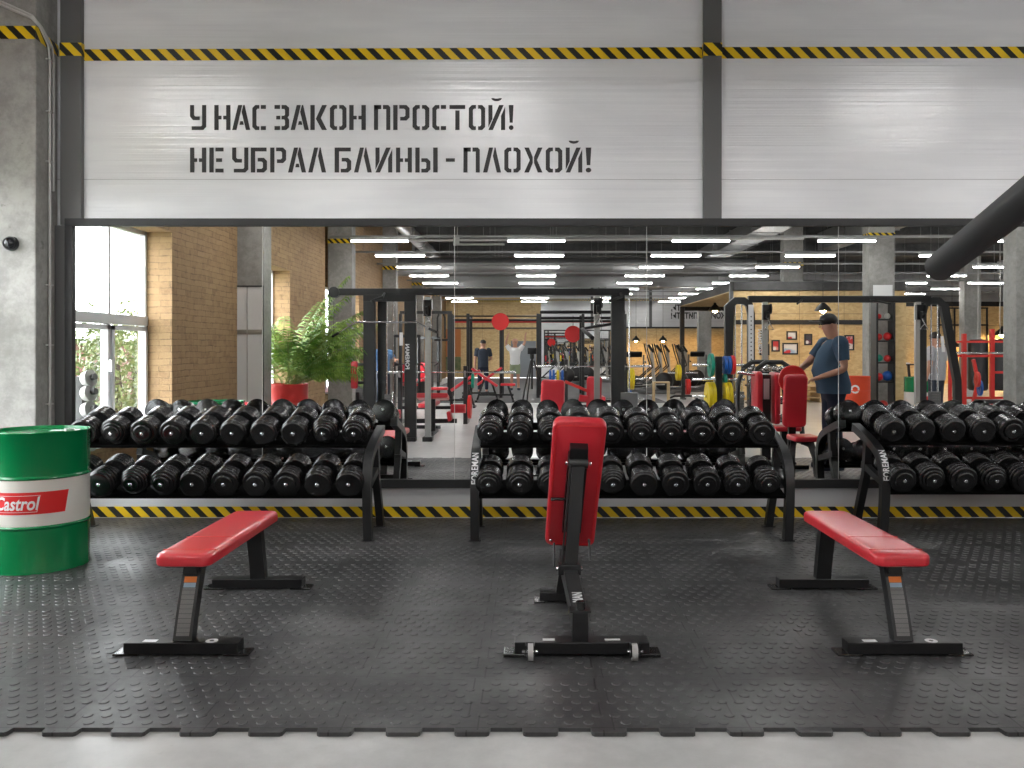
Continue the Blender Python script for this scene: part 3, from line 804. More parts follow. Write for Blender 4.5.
def stack_tower(t, x0, x1, y, h, w_=.09, stack=True):
    for x in (x0, x1): MB().span(x-w_/2, x+w_/2, y-.05, y+.05, 0, h, bev=.008).build('upright', 'black2', t)
    MB().span(x0-w_/2, x1+w_/2, y-.06, y+.06, h-.10, h, bev=.008).build('header', 'black', t)
    MB().span(x0-w_/2, x1+w_/2, y-.09, y+.09, 0, .06, bev=.008).build('base', 'black', t)
    if not stack: return
    xm = (x0+x1)/2; g = MB()
    for dx in (-.05, .05): g.cyl((xm+dx, y, .06), (xm+dx, y, h-.1), .011, n=8)
    g.build('guide_rods', 'chrome', t, smooth=True)
    ws = MB()
    for i in range(14): ws.span(xm-.085, xm+.085, y-.05, y+.05, .09+i*.045, .09+i*.045+.040)
    ws.build('weight_stack', 'gray', t)
cs_ = thing('cable_crossover', 'black cable crossover with long overhead beam, a lat bar hanging from its left end', 'gym machine', (0, MY(13.32), FZ))
hT = VZ(294, 13.32)
stack_tower(cs_, -2.50, -1.87, 0, hT, w_=.18)
MB().span(-2.40, -2.26, -.24, -.12, 0, hT-.02, bev=.008).build('upright', 'black2', cs_)
stack_tower(cs_, 1.27, 1.37, 0, hT, w_=.11, stack=False)
for x in (1.50,): MB().cyl((x, -.02, .06), (x, -.02, hT-.05), .012, n=8).build('guide_rods', 'chrome', cs_, smooth=True)
MB().span(1.36, 1.62, -.09, .09, .061, .75, bev=.01).build('weight_stack', 'gray', cs_)
MB().span(-3.02, 1.50, -.05, .05, hT-.005, hT+.10, bev=.01).build('overhead_beam', 'black', cs_)
MB().cyl((-3.04, -.06, hT+.04), (-3.04, .06, hT+.04), .085).build('end_pulley', 'black', cs_, smooth=True)
cable_column(cs_, VX(428, 13.32), 0, h=hT-.03); cable_column(cs_, VX(597, 13.32), .0, h=hT)
MB().tube([(-3.04,.05,hT-.03),(-3.04,.05,1.66)], .004, 6).build('cable', 'black', cs_)
for x in (-2.25,-1.75):
    MB().tube([(x+3.1 if x>-2 else x-.0,.12,hT+.02),(x+3.1 if x>-2 else x,.30,hT-.05),(x+2.9 if x>-2 else x-.15,.42,hT-.12)], .018, 8).build('chin_up_grip', 'black', cs_, smooth=True)
# lat bar hanging in front
zz = VZ(321, 13)
MB().tube([(-3.02,.26,zz-.22),(-2.66,.26,zz),(-1.75,.26,zz),(-1.45,.26,zz-.15)], .014, 8, (0,1,0)).build('lat_bar', 'chrome', cs_, smooth=True)
g = MB()
for a, b in (((-3.02,.26,zz-.22),(-2.92,.26,zz-.16)), ((-1.56,.26,zz-.095),(-1.43,.26,zz-.16))): g.cyl(a, b, .020, n=8)
g.build('grip', 'black', cs_, smooth=True)
MB().tube([(-2.2,.26,zz),(-2.2,.26,hT-.08)], .005, 6).build('cable', 'black', cs_)
MB().box((-2.0, .09, VZ(338,13.3)), (.05,.02,.20)).build('placard', 'white', cs_, label='white instruction placard')
# thigh roller and seat on the tower
rl = MB(); rl.cyl((-2.28,.30,VZ(413,13.0)),(-1.98,.30,VZ(413,13.0)),.065,n=20); rl.build('thigh_roller', 'red', cs_, smooth=True)
MB().tube([(-2.13,.05,.75),(-2.13,.30,VZ(413,13.0))], .02).build('roller_arm', 'chrome', cs_, smooth=True)
sb = MB(); sb.pad(.10,.42,.08,.03,.02, Matrix.Translation((-2.72,.10,1.02)) @ Matrix.Rotation(pi/2,4,'X')); 
sb.build('side_pad', 'red', cs_, smooth=True)
MB().span(-2.70,-2.53,.00,.05,1.16,1.20).span(-2.70,-2.53,.00,.05,.88,.92).build('pad_arm', 'black2', cs_)
text('lettering', 'FOREMAN', .085, 'paint_white', cs_, Matrix.Translation((-1.94,.052,1.30)) @ BACKF @ Matrix.Rotation(pi/2,4,'Z') , off=.002)
# foam padded arm reaching into view on the right
pa = MB(); A = Vector((.868,1.85,1.561)); Bv = Vector((.819,1.44,1.636)); dv = (Bv-A)
loc0 = Vector((0, MY(13.32), FZ))
pts = [A-loc0, A+dv*1.2-loc0, A+dv*2.0-loc0]
ps = A+dv*2.0-loc0
sl = MB(); dn = dv.normalized(); N = 20
prof = [(0,0),(.020,0),(.026,.003),(.030,.010),(.030,.86*dv.length*2),(0,.86*dv.length*2)]
sl.lathe(prof, A-loc0, dv, 28)
sl.build('foam_sleeve', 'foam', cs_, smooth=True, label='black foam-padded arm')
MB().tube([A+dv*1.6-loc0, ps, (1.25, -.02, ps.z+.08), (1.30, -.02, ps.z+.08)], .022, 10, (0,0,1)).build('arm_tube', 'black', cs_, smooth=True)

# right crossover -----------------------------------------------------------------
v2 = 14.3; cr = thing('cable_crossover', 'black cable crossover with rounded end frames, seen in the mirror beside the standing man', 'gym machine', (0, MY(v2), FZ))
hR = VZ(298, v2)
def aframe(t, xi, xo):                                      # curved end frame: inner leg vertical, outer leg sloping
    s_ = 1 if xo > xi else -1
    MB().bar([(xi, 0, 0), (xi, 0, hR-.25), (xi+s_*.03, 0, hR-.10), (xi+s_*.12, 0, hR-.03), (xi+s_*.26, 0, hR-.03), (xi+s_*.36, 0, hR-.12), (xo-s_*.02,0,.9), (xo, 0, 0)], .10, .11, (0,1,0)).build('end_frame', 'black2', t)
    MB().span(min(xi,xo)-.08, max(xi,xo)+.08, -.07, .07, 0, .06, bev=.008).build('base', 'black', t)
    g = MB()
    for dx in (.15, .26): g.cyl((xi+s_*dx, 0, .06), (xi+s_*dx, 0, hR-.06), .014, n=8)
    g.build('guide_rods', 'chrome', t, smooth=True)
    ws = MB()
    for i in range(14): ws.span(xi+s_*.205-.085, xi+s_*.205+.085, -.05, .05, .09+i*.045, .13+i*.045)
    ws.build('weight_stack', 'gray', t)
aframe(cr, VX(752,v2)-.02, VX(727,v2)); aframe(cr, VX(922,v2), VX(958,v2))
MB().span(VX(748,v2), VX(930,v2), -.05, .05, hR-.06, hR+.05, bev=.01).build('overhead_beam', 'black', cr)
pp = MB(); pp.span(VX(747.5,v2), VX(752.5,v2), .055, .075, .8, hR-.10); pp.build('hole_strip', 'paint_white', cr)
hs = MB()
for i in range(16): hs.cyl((VX(750,v2), .074, .9+i*.07), (VX(750,v2), .078, .9+i*.07), .012, n=8)
hs.build('adjustment_holes', 'black', cr)
cable_column(cr, VX(764.5,v2), .02, h=hR-.05); cable_column(cr, VX(917,v2), .02, h=hR-.05)
MB().tube([(VX(800,v2),.1,hR-.02),(VX(790,v2),.4,hR-.10)], .018, 8).build('chin_up_grip', 'black', cr, smooth=True)
MB().tube([(VX(868,v2),.1,hR-.02),(VX(880,v2),.4,hR-.10)], .018, 8).build('chin_up_grip', 'black', cr, smooth=True)
text('lettering', 'FOREMAN', .085, 'paint_white', cr, Matrix.Translation((VX(757,v2),.062,1.55)) @ BACKF @ Matrix.Rotation(pi/2,4,'Z'), off=.002)
MB().box((VX(941,v2), .06, 1.50), (.045,.02,.26), (0,-.1,0)).build('placard', 'white', cr, label='white instruction placard')

# ================================================================== LAMPS AND CEILING
rows = [9.4 + 2.8*k for k in range(12)]
ZL = 3.64
def lamp_proto():
    t = thing('ceiling_lamp', 'x', 'lamp')
    MB().span(-.60, .60, -.045, .045, .0, .055, bev=.008).build('housing', 'paint_white', t)
    MB().span(-.585, .585, -.038, .038, -.028, -.0005, bev=.012).build('tube', 'lamp', t)
    return t
lp = None; rown = ['nearest the mirror','second from the mirror','third from the mirror','fourth from the mirror','fifth from the mirror','sixth from the mirror','seventh from the mirror','eighth from the mirror','ninth from the mirror','tenth from the mirror','second farthest from the mirror','farthest from the mirror']
coln = ['over the window side','over the middle bench line','right of the centre line','beside the right column row','beyond the right column row','over the red rack area','at the far right side']
for k, v in enumerate(rows):
    y = MY(v); ZL = 4.05 if k == 0 else 3.64
    rt = thing('lamp_rail', 'long thin grey ceiling rail carrying the row of tube lamps ' + rown[k], 'rail', (0, y, ZL+.057), group=None)
    xr_end = 18.5
    MB().span(-4.2, xr_end, -.02, .02, .001, .045).build('rail', 'silver', rt)
    for i in range(16):
        x = -4.0+1.5*i
        if x > 18.4: break
        MB().cyl((x, 0, .045), (x, 0, ZC-ZL-.06), .004, n=6).build('hanger_wire', 'silver', rt)
    for j, x in enumerate((-3.06, .18, 3.42, 6.55, 9.75, 12.6, 15.2)):
        if v > 23 and 7.2 < x < 11 : continue
        if v > 35 and x > 7: continue
        if lp is None: lp = lamp_proto(); o = lp
        else: o = copy_tree(lp)
        if k == 0: x += (-.66,-.64,.52,.5,.4,.4,.4)[j]
        o.location = (x + random.uniform(-.1,.1), y, ZL)
        o['label'] = 'white tube lamp on the rail %s, %s' % (rown[k], coln[j]); o['group'] = 'tube lamps on the ceiling rails'
# ducts
def duct(name, label, pts, r, rect=None):
    t = thing(name, label, 'duct', (0,0,0))
    m_ = MB()
    if rect: m_.bar(pts, rect[0], rect[1], (1,0,0) if abs(pts[0][0]-pts[1][0]) < .1 else (0,1,0))
    else: m_.tube(pts, r, 18, (0,0,1))
    m_.build('duct_body', 'silver', t, smooth=not rect)
    a, b = Vector(pts[0]), Vector(pts[-1]); L = (b-a).length; n = int(L/2.2); f = MB(); d = (b-a)/L
    for i in range(1, n):
        c = a+d*(L*i/n)
        if rect: f.bar([c-d*.02, c+d*.02], rect[0]+.05, rect[1]+.05, (1,0,0) if abs(d.x) < .1 else (0,1,0))
        else: f.tube([c-d*.02, c+d*.02], r+.02, 18, (0,0,1))
    f.build('flanges', 'silver', t); return t
duct('air_duct', 'rectangular silver air duct running away from the mirror under the ceiling', [(5.95, 4, 4.55), (5.95, YB+.5, 4.55)], 0, (.75,.36))
duct('air_duct', 'smaller rectangular silver duct beside the right column row', [(8.6, 0, 4.55), (8.6, -11, 4.55)], 0, (.5,.5))
duct('round_duct', 'round grey duct running away from the mirror above the window side', [(-3.25, 3, 4.50), (-3.25, YB+.5, 4.50)], .17)
duct('cross_duct', 'round silver duct crossing the hall under the ceiling', [(-4.2, MY(27.2), 4.00), (7.0, MY(27.2), 4.00)], .30)
duct('cross_duct', 'flat silver duct crossing the hall farther back', [(-4.2, MY(33.2), 4.0), (7.1, MY(33.2), 4.0)], 0, (.5,.42))
for k, v in enumerate((14.5, 19.8, 25.6, 31.2, 37.4)):
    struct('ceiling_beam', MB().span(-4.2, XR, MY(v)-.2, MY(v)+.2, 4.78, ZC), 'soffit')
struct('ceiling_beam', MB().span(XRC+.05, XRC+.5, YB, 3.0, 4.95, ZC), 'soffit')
def pipe(label, pts, r=.03):
    tag(MB().tube(pts, r, 8, (0,0,1)).build('ceiling_pipe', 'pvc', smooth=True), label, 'pipe')
pipe('thin grey pipe crossing under the ceiling near the first lamp rows', [(-4.2, MY(16.6), 4.35), (7.1, MY(16.4), 4.35)], .035)
pipe('thin grey pipe crossing under the ceiling by the round duct', [(-4.2, MY(23.0), 4.3), (7.1, MY(22.6), 4.3)], .035)
tr = MB()
tt = thing('cable_tray', 'narrow bright cable tray hanging left of the middle lamps', 'cable tray', (-1.0, MY(22), 4.05))
MB().span(-1.0, .3, -.06, .06, 0, .04).build('tray', 'steel', tt); MB().span(-1.0, -.85, -.06, .06, .04, .25).build('riser', 'steel', tt)
MB().cyl((-.9,0,.25),(-.9,0,1.1),.008,n=6).build('hanger', 'pvc', tt)

# ================================================================== FAR WALLS
vF = 43.5
def fx(px): return VX(px, vF)
zP = VZ(328, vF)
struct('wall_back', MB().span(XW-.4, XR+.2, YB-.25, YB, 0, ZC), 'panel')
osb1 = MB().span(XP, fx(541), YB, YB+.03, 0, VZ(297.5, vF)); struct('trim_5', osb1, 'osb')
struct('trim_6', MB().span(fx(624), 11.5, YB, YB+.03, 0, zP-.03), 'osb')
tag(MB().span(XP+.2, fx(541)-.6, YB+.032, YB+.036, 3.82, 3.92).build('hazard_tape', 'tape'), 'hazard tape high across the far strand board wall', 'tape')
tag(MB().span(fx(545), 11, YB+.004, YB+.010, 3.86, 3.96).build('hazard_tape', 'tape'), 'hazard tape high across the far white panel wall', 'tape')
for px, lab in ((592, 'steel post on the far white wall above the far mirror'), (650.5, 'steel post on the far white wall left of the far lettering')):
    tag(MB().span(fx(px)-.07, fx(px)+.07, YB+.012, YB+.05, zP, ZC-.01).build('steel_post', 'post'), lab, 'post')
struct('trim_7', MB().span(fx(622), 11.5, YB+.001, YB+.06, zP-.03, zP+.06), 'frame')
fm = thing('far_mirror', 'black framed mirror on the far wall facing the camera side mirror', 'mirror', (fx(583), YB, .6))
w2 = (fx(621)-fx(545))/2; zt2 = VZ(331, vF)-.6; zb2 = VZ(366, vF)-.6
MB().span(-w2, w2, .004, .012, zb2, zt2).build('glass', 'mirror', fm)
for a in ((-w2-.06,-w2,zb2-.06,zt2+.06),(w2,w2+.06,zb2-.06,zt2+.06),(-w2,w2,zb2-.06,zb2),(-w2,w2,zt2,zt2+.06)):
    MB().span(a[0], a[1], .002, .03, a[2], a[3]).build('frame_rail', 'frame', fm)
d1 = struct('door_1', MB().span(fx(511), fx(536), YB+.031, YB+.08, 0, VZ(341, vF)), 'door')
MB().span(fx(514), fx(516), YB+.08, YB+.12, .95, 1.1).build('handle', 'steel', d1)
ob = thing('sports_board', 'orange board with a green lower strip on the far wall near the windows', 'board', (fx(444)+.3, YB+.04, .9))
z_ = lambda py: VZ(py, vF-2)-.9
MB().span(-.35, .55, 0, .03, z_(357), z_(328)).build('orange_panel', 'orangewall', ob)
MB().span(-.35, .55, 0, .03, z_(371), z_(357)-.005).build('green_panel', 'leaf', ob)
# far wall lettering (its words cannot be made out in the mirror; two rows like the near wall)
o = text('wall_lettering', 'ПОКОРИТЬ КАЧАТЬ,\nПОКОРИТЬ ПИТАТЬ!', .40, 'letter', None, Matrix.Translation(((fx(672)+fx(733))/2, YB+.014, VZ(310.5,vF))) @ BACKF, off=.016, sx=.78)

tag(o, 'dark lettering in two rows on the far white wall panels behind the hall', 'lettering')
# ================================================================== BACK OF THE HALL, RIGHT: poster wall, mezzanine edge
vP = 24.25; yP = MY(vP); xP0, xP1 = VX(734, vP), VX(905, vP); zq = VZ(291, vP); vB = 32.9
tw = MB(); hx0, hx1, hz1 = VX(872.5, vP), VX(893, vP), VZ(300, vP)
tw.span(xP0, xP1, yP-.12, yP, FZ, zq)
struct('trim_8', tw, 'osb')
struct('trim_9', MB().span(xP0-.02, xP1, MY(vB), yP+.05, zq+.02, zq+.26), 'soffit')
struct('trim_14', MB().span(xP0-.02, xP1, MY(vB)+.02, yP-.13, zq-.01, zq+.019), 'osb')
struct('trim_10', MB().span(xP0, hx1, yP+.001, yP+.06, VZ(324.5,vP), VZ(320,vP)), 'frame')
tag(MB().span(xP0-.12, xP0-.025, yP-.10, yP, FZ, zq+.27).build('steel_post', 'post'), 'slim grey steel post at the corner of the poster wall', 'post')
tag(MB().span(xP0-.02, xP0+.14, MY(vB)-.17, MY(vB)-.005, FZ, zq).build('steel_post', 'frame'), 'black steel post at the far corner of the open bay', 'post')
tag(MB().span(xP0+.15, xP1, MY(vB)-.17, MY(vB)-.005, zq-.16, zq+.0).build('steel_beam', 'frame'), 'black steel beam along the far side of the open bay', 'beam')
vR = 36.0; struct('trim_12', MB().span(xP1+.2, XR, MY(vR)-.12, MY(vR), FZ, 3.2), 'osb')
struct('trim_13', MB().span(xP1+.2, XR, MY(vR)-.10, MY(vR)+.04, 3.2, 3.4), 'frame')
M['pposter'] = []
def poster(x0, x1, y0, y1, cols, label, k):
    a, b = VX(740+x0/8.533, vP), VX(740+x1/8.533, vP); c, d_ = VZ(320+y1/8.533, vP), VZ(320+y0/8.533, vP)
    t = thing('wall_poster', label, 'picture', ((a+b)/2, yP+.001, (c+d_)/2)); w_, h_ = (b-a)/2, (d_-c)/2
    f = MB(); e = .04
    for q in ((-w_,w_,h_-e,h_),(-w_,w_,-h_,-h_+e),(-w_,-w_+e,-h_+e,h_-e),(w_-e,w_,-h_+e,h_-e)): f.span(q[0],q[1],0,.03,q[2],q[3])
    f.build('frame', 'frame', t)
    m = mat('poster_print', cols[0], .4); v, x, y, z = coords(m); n = noise(m, v, 1.6+k*.2, 3, .6).step(.45,.55); n2 = noise(m, v, 3.1, 3, .6).step(.55,.62)
    setc(m, mixc(m, n2, mixc(m, n, cols[0], cols[1]), cols[2])); MB().span(-w_+e, w_-e, .002, .012, -h_+e, h_-e).build('print', m, t)
rd, wh, bk = (.55,.03,.03), (.75,.72,.70), (.04,.04,.06)
poster(175,243,88,185,(wh,rd,bk),'tall framed poster at the left end of the strand board wall',0)
poster(268,338,170,270,(rd,(.7,.25,.2),wh),'red framed poster left of the wide one on the strand board wall',1)
poster(395,485,95,170,(wh,(.6,.6,.62),rd),'small white framed poster above the wide one',2)
poster(360,495,195,295,(wh,(.35,.5,.65),rd),'wide framed poster with blue and red, lower middle of the strand board wall',3)
poster(547,615,118,215,(bk,(.12,.02,.05),wh),'dark framed poster in front of the standing man',4)
poster(890,972,128,260,(rd,wh,bk),'tall red and white framed poster behind the standing man',5)
poster(165,250,205,300,(wh,rd,(.7,.4,.3)),'pale poster low at the left end of the strand board wall',6)
# shelf niche with balls
vS = 18.15; hx0, hx1 = VX(873,vS), VX(893,vS); ty = MY(vS); sh = thing('equipment_shelf', 'tall black shelf of coloured balls in front of the concrete column at the right', 'shelf', ((hx0+hx1)/2, ty, FZ)); ws_ = (hx1-hx0)/2-.03
for x in (-ws_, ws_): MB().span(x-.02, x+.02, -.15, .15, 0, 2.5).build('upright', 'black', sh)
SH = [.15,.75,1.15,1.6,2.05,2.45]
for z in SH: MB().span(-ws_, ws_, -.15, .15, z-.03, z).build('shelf_board', 'black', sh)
for i, (z, m_, x, r, lab) in enumerate(((1.15,'teal',-.15,.13,'green ball'),(.75,'blue',.13,.17,'blue ball'),(.75,'logo',-.15,.14,'red ball'),(1.6,'logo',.15,.14,'red bag-like ball'),(1.6,'redp',-.14,.12,'dull red ball'),(1.15,'redp',.15,.12,'red ball'),(2.05,'cream',.1,.10,'white ball'),(2.05,'logo',-.15,.09,'small red ball'),(.15,'redp',0.0,.16,'large red ball'),(.15,'blue',-.2,.10,'small blue ball'))):
    r *= .62; x = max(-.09, min(.09, x)); o = MB().ball((x+(hx0+hx1)/2, ty, FZ+z+r+.001), r, 10).build('exercise_ball', m_, smooth=True); tag(o, lab+' on the equipment shelf, board %d from below, %s side' % (SH.index(z)+1, 'left' if x < 0 else 'right'), 'ball')
tag(MB().span(hx0+.01, hx1-.01, ty-.02, ty, 2.49, 2.75).build('white_panel', 'white'), 'white panel above the equipment shelf', 'panel')
tag(MB().span(hx1+.01, VX(905,vS), ty-.05, ty+.05, FZ, 2.45).build('board_pillar', 'osb'), 'narrow strand board pillar right of the equipment shelf', 'board')
# wooden pallets
for i in range(3):
    pl = thing('wooden_pallet', ['bottom wooden pallet of the stack under the posters','middle wooden pallet of the stack under the posters','top wooden pallet of the stack under the posters'][i], 'pallet', (7.75, MY(23.5), FZ+.15*i))
    for j in range(5): MB().span(-.55, .55, -.38+.17*j, -.30+.17*j+.02, .12, .142).build('board', 'ply', pl)
    for x in (-.48, 0, .48): MB().span(x-.06, x+.06, -.40, .42, .0, .119).build('block', 'ply', pl)
# pendant lamps
def pendant(px, py, v, r, label, lit=True):
    X, z = VX(px, v), VZ(py, v); t = thing('pendant_lamp', label, 'lamp', (X, MY(v), z))
    MB().lathe([(r,0),(r*.75,r*.45),(.05,r*.95),(.04,r*1.2),(0,r*1.2)], n=20).build('shade', 'black2', t, smooth=True)
    MB().ball((0,0,.03), r*.38, 8).build('bulb', 'warm' if lit else 'white', t, smooth=True)
    top = (zq-.012 if vP < v < vB and xP0 < X else ZC-.02)-z
    MB().cyl((0,0,r*1.2),(0,0,top),.008,n=6).build('cord', 'black', t)
pendant(823, 311, 22.5, .22, 'dark cone pendant lamp hanging left above the standing man')
pendant(707, 334, 42.3, .22, 'dark pendant lamp glowing on the far strand board wall')
pendant(663, 341, 42.3, .22, 'pendant lamp glowing warm over the treadmills')
pendant(636, 341, 42.3, .22, 'left one of the two warm pendant lamps on the far board wall')
pendant(715, 311, 30, .24, 'large cone pendant lamp in the open bay')
pendant(952, 347, 35.4, .3, 'warm lamp over the red rack at the right')
pendant(1002, 335, 35.4, .3, 'warm lamp at the far right by the window-like grid')
gd_ = thing('wall_grid', 'dark grid of framed openings on the strand board wall at the right', 'frame', (VX(965,vR-.2), MY(vR)+.001, VZ(325,vR)))
for x in (-1.0,-.35,.35,1.0): MB().span(x-.03,x+.03,0,.05,-.8,.7).build('bar', 'frame', gd_)
for z in (-.8, 0, .7): MB().span(-1.03,1.03,0.051,.08,z-.03,z+.03).build('bar', 'frame', gd_)
# dark sports floor areas
def fmat(x0, x1, v0, v1, label): tag(MB().span(x0, x1, MY(v1), MY(v0), FZ+.0005, FZ+.012).build('floor_mat', 'rubbermat2'), label, 'mat')
fmat(-3.6, 3.6, 22.9, 42.5, 'dark sports floor under the pull-up rigs in the middle of the hall')
fmat(3.7, 7.0, 29.0, 42.5, 'dark sports floor under the cardio machines')
# ================================================================== EQUIPMENT SEEN IN THE MIRROR
def plate(parent, c, r, th, m, ax=(1,0,0), name='plate', label=None):
    c = Vector(c); a = Vector(ax).normalized()
    pr = [(.026,0),(.05,-.004),(.06,.003),(r*.72,.003),(r*.78,.0),(r-.006,-.0),(r,.006),(r,th-.006),(r-.006,th),(r*.78,th),(r*.72,th-.003),(.06,th-.003),(.05,th+.004),(.026,th),(.026,0)]
    return MB().lathe(pr, c-a*th/2, a, 28).build(name, m, parent, smooth=True, label=label)
def top_plate(c, r, th, m, label, ax=(1,0,0), group=None):
    o = plate(None, (0,0,0), r, th, m, ax, 'weight_plate'); o.location = c; return tag(o, label, 'weight plate', group)
def barbell(X0, X1, y, z, label):
    t = thing('barbell', label, 'barbell', ((X0+X1)/2, y, z)); h = (X1-X0)/2
    MB().cyl((-h+.42,0,0),(h-.42,0,0),.014,n=10).build('shaft', 'chrome', t, smooth=True)
    for s_ in (-1,1): MB().cyl((s_*(h-.42),0,0),(s_*h,0,0),.025,n=12).build('sleeve', 'chrome', t, smooth=True)
    return t
def plate_tree(px, v, h, label, items):
    X = VX(px, v); t = thing('plate_tree', label, 'weight stand', (X, MY(v), FZ))
    MB().span(-.05,.05,-.05,.05,.05,h,bev=.006).build('post', 'black2', t)
    for s_ in (-1,1): MB().bar([(0,0,.10),(s_*.25,.0,.10),(s_*.42,0,.02)], .07,.05,(0,1,0)).build('leg', 'black', t)
    MB().bar([(0,-.30,.03),(0,.30,.03)], .07,.05).build('base', 'black', t)
    for z in sorted({i[0] for i in items}):
        for s_ in (-1,1): MB().cyl((s_*.05,0,z),(s_*.42,0,z),.022,n=10).build('peg', 'chrome', t, smooth=True)
    for z, x, r, m, n_, lab in items:
        for i in range(n_): top_plate((X+x+ (.062*i if x > 0 else -.062*i), MY(v), FZ+z), r, .055, m, lab+(', %s from the post' % ordn[i] if n_ > 1 else ''))
    return t
plate_tree(718.5, 13.85, 1.30, 'black weight tree with large yellow plates seen in the mirror right of centre',
  [(1.16,.10,.145,'blue',2,'blue plate on the right upper peg of the weight tree'),(1.16,-.12,.19,'teal',1,'green plate on the left upper peg of the weight tree'),(1.16,.225,.155,'logo',1,'thin red plate outside the blue ones on the weight tree'),
   (.93,.10,.09,'teal',1,'small green plate on the middle right peg of the weight tree'),(.66,-.10,.235,'yellow',2,'large yellow plate on the left lower peg of the weight tree'),(.66,.10,.235,'yellow',2,'large yellow plate on the right lower peg of the weight tree')])
plate_tree(683, 24.5, 1.15, 'black weight tree farther back with one yellow and one red stack',
  [(.76,-.10,.225,'yellow',2,'yellow plate on the farther weight tree'),(.36,.10,.22,'redp',2,'red plate on the farther weight tree')])
plate_tree(625, 19.5, 1.1, 'black weight tree behind the right tower of the cable crossover',
  [(.75,.11,.24,'yellow',2,'yellow plate on the tree behind the crossover tower'),(.30,.11,.20,'blue',1,'blue plate on the tree behind the crossover tower')])
# upright bench with seat
def utility_bench(px, v, pw, z0, z1, label, rz=0, seat=True, lettered=False):
    t = thing('upright_bench', label, 'bench', (VX(px,v), MY(v), FZ), rz)
    MB().pad(pw, z1-z0, .07, .05, .022, Matrix.Translation((0,-.02,(z0+z1)/2)) @ Matrix.Rotation(radians(-97),4,'X') @ Matrix.Rotation(pi,4,'Z')).build('backrest', 'red', t, smooth=True)
    MB().bar([(0,-.09,z1-.15),(0,-.10,z0),(0,-.12,.30)], .08,.05).build('back_post', 'black2', t)
    MB().pad(.29,.36,.06,.05,.02, Matrix.Translation((.03,.22,.40))).build('seat', 'red', t, smooth=True)
    for s_ in (-1,1):
        MB().bar([(s_*.14,.36,0),(s_*.13,.33,.22),(s_*.10,.27,.36),(s_*.05,.15,.385),(0,-.08,.385)], .06,.055).build('front_leg', 'black2', t)
    MB().box((0,-.30,.03),(.5,.07,.06)).build('rear_rail', 'black', t); MB().bar([(0,-.30,.05),(0,-.12,.34)],.06,.06).build('rear_leg', 'black2', t)
    MB().tube([(0,.05,.37),(.20,.08,.39)], .014).build('adjuster', 'chrome', t, smooth=True)
    if lettered: text('lettering', 'FOREMAN', .062, 'paint_white', t, Matrix.Translation((.155,.389,.05)) @ BACKF @ Matrix.Rotation(pi/2,4,'Z') @ Matrix.Translation((0,0,0)), off=.0015, align='LEFT', sx=.8)
utility_bench(794.5, 9.8, .265, .53, 1.13, 'upright bench with tall red backrest and red seat facing the mirror', lettered=True)
pm = thing('press_machine', 'machine with two narrow red pads seen edge on beside the upright bench', 'gym machine', (VX(766,10.6), MY(10.6), FZ))
for x, z0, z1 in ((-.115,.55,1.14),(.07,.50,1.13)):
    MB().pad(.30, z1-z0, .07, .05, .022, Matrix.Translation((x-.03 if x<0 else x,0,(z0+z1)/2)) @ Matrix.Rotation(pi/2,4,'Y') @ Matrix.Rotation(pi/2,4,'Z')).build('pad', 'red', pm, smooth=True)
MB().span(-.06,.05,-.04,.04,.05,1.10,bev=.005).build('post', 'black2', pm); MB().span(-.04,.03,.041,.045,.80,1.05).build('placard', 'white', pm, label='white placard')
MB().tube([(-.02,0,1.08),(-.14,.02,1.10),(-.36,.05,1.13)], .022).build('chrome_handle', 'chrome', pm, smooth=True)
MB().box((0,0,.03),(.6,.5,.06),bev=.01).build('base', 'black', pm)
MB().pad(.34,.30,.06,.05,.02, Matrix.Translation((.22,.05,.42))).build('seat', 'red', pm, smooth=True); MB().span(.17,.25,.0,.08,.06,.42).build('seat_post', 'black2', pm)
# arched chrome dumbbell stand
ar = thing('dumbbell_stand', 'black stand of two arched frames full of small chrome dumbbells', 'rack', (VX(767,13.0), MY(13.0), FZ))
for yy, dx in ((-.18,-.06),(.18,.05)):
    MB().tube([(-.36+dx,yy,0),(-.33+dx,yy,.9),(-.25+dx,yy,1.12),(-.12+dx,yy,1.22),(.12+dx,yy,1.22),(.27+dx,yy,1.12),(.36+dx,yy,.9),(.44+dx,yy,0)], .035, 10, (0,1,0)).build('arch', 'black2', ar, smooth=True)
for z in (.35,.62,.88,1.08): MB().span(-.30,.33,-.14,.14,z-.025,z).build('shelf', 'black', ar)
sd = None
for lv, z in enumerate((.35,.62,.88,1.08)):
    for i in range(5):
        if sd is None:
            sd = thing('chrome_dumbbell', 'x', 'dumbbell'); r_=.042
            MB().cyl((0,-.06,0),(0,.06,0),.014,n=8).build('handle', 'chrome', sd, smooth=True)
            for s_ in (-1,1): MB().lathe([(0,0),(r_*.8,0),(r_,.012),(r_,.045),(r_*.8,.055),(0,.055)], (0,s_*.055,0), (0,s_,0), 12).build('head', 'chrome', sd, smooth=True)
            o = sd
        else: o = copy_tree(sd)
        o.location = (VX(767,13.0)-.22+.115*i, MY(13.0)+random.uniform(-.01,.01), FZ+z+.0425); o['group'] = 'small chrome dumbbells on the arched stand'
        o['label'] = 'small chrome dumbbell on the arched stand, %s shelf, %s from the left' % (('lowest','second','third','top')[lv], ordn[i])
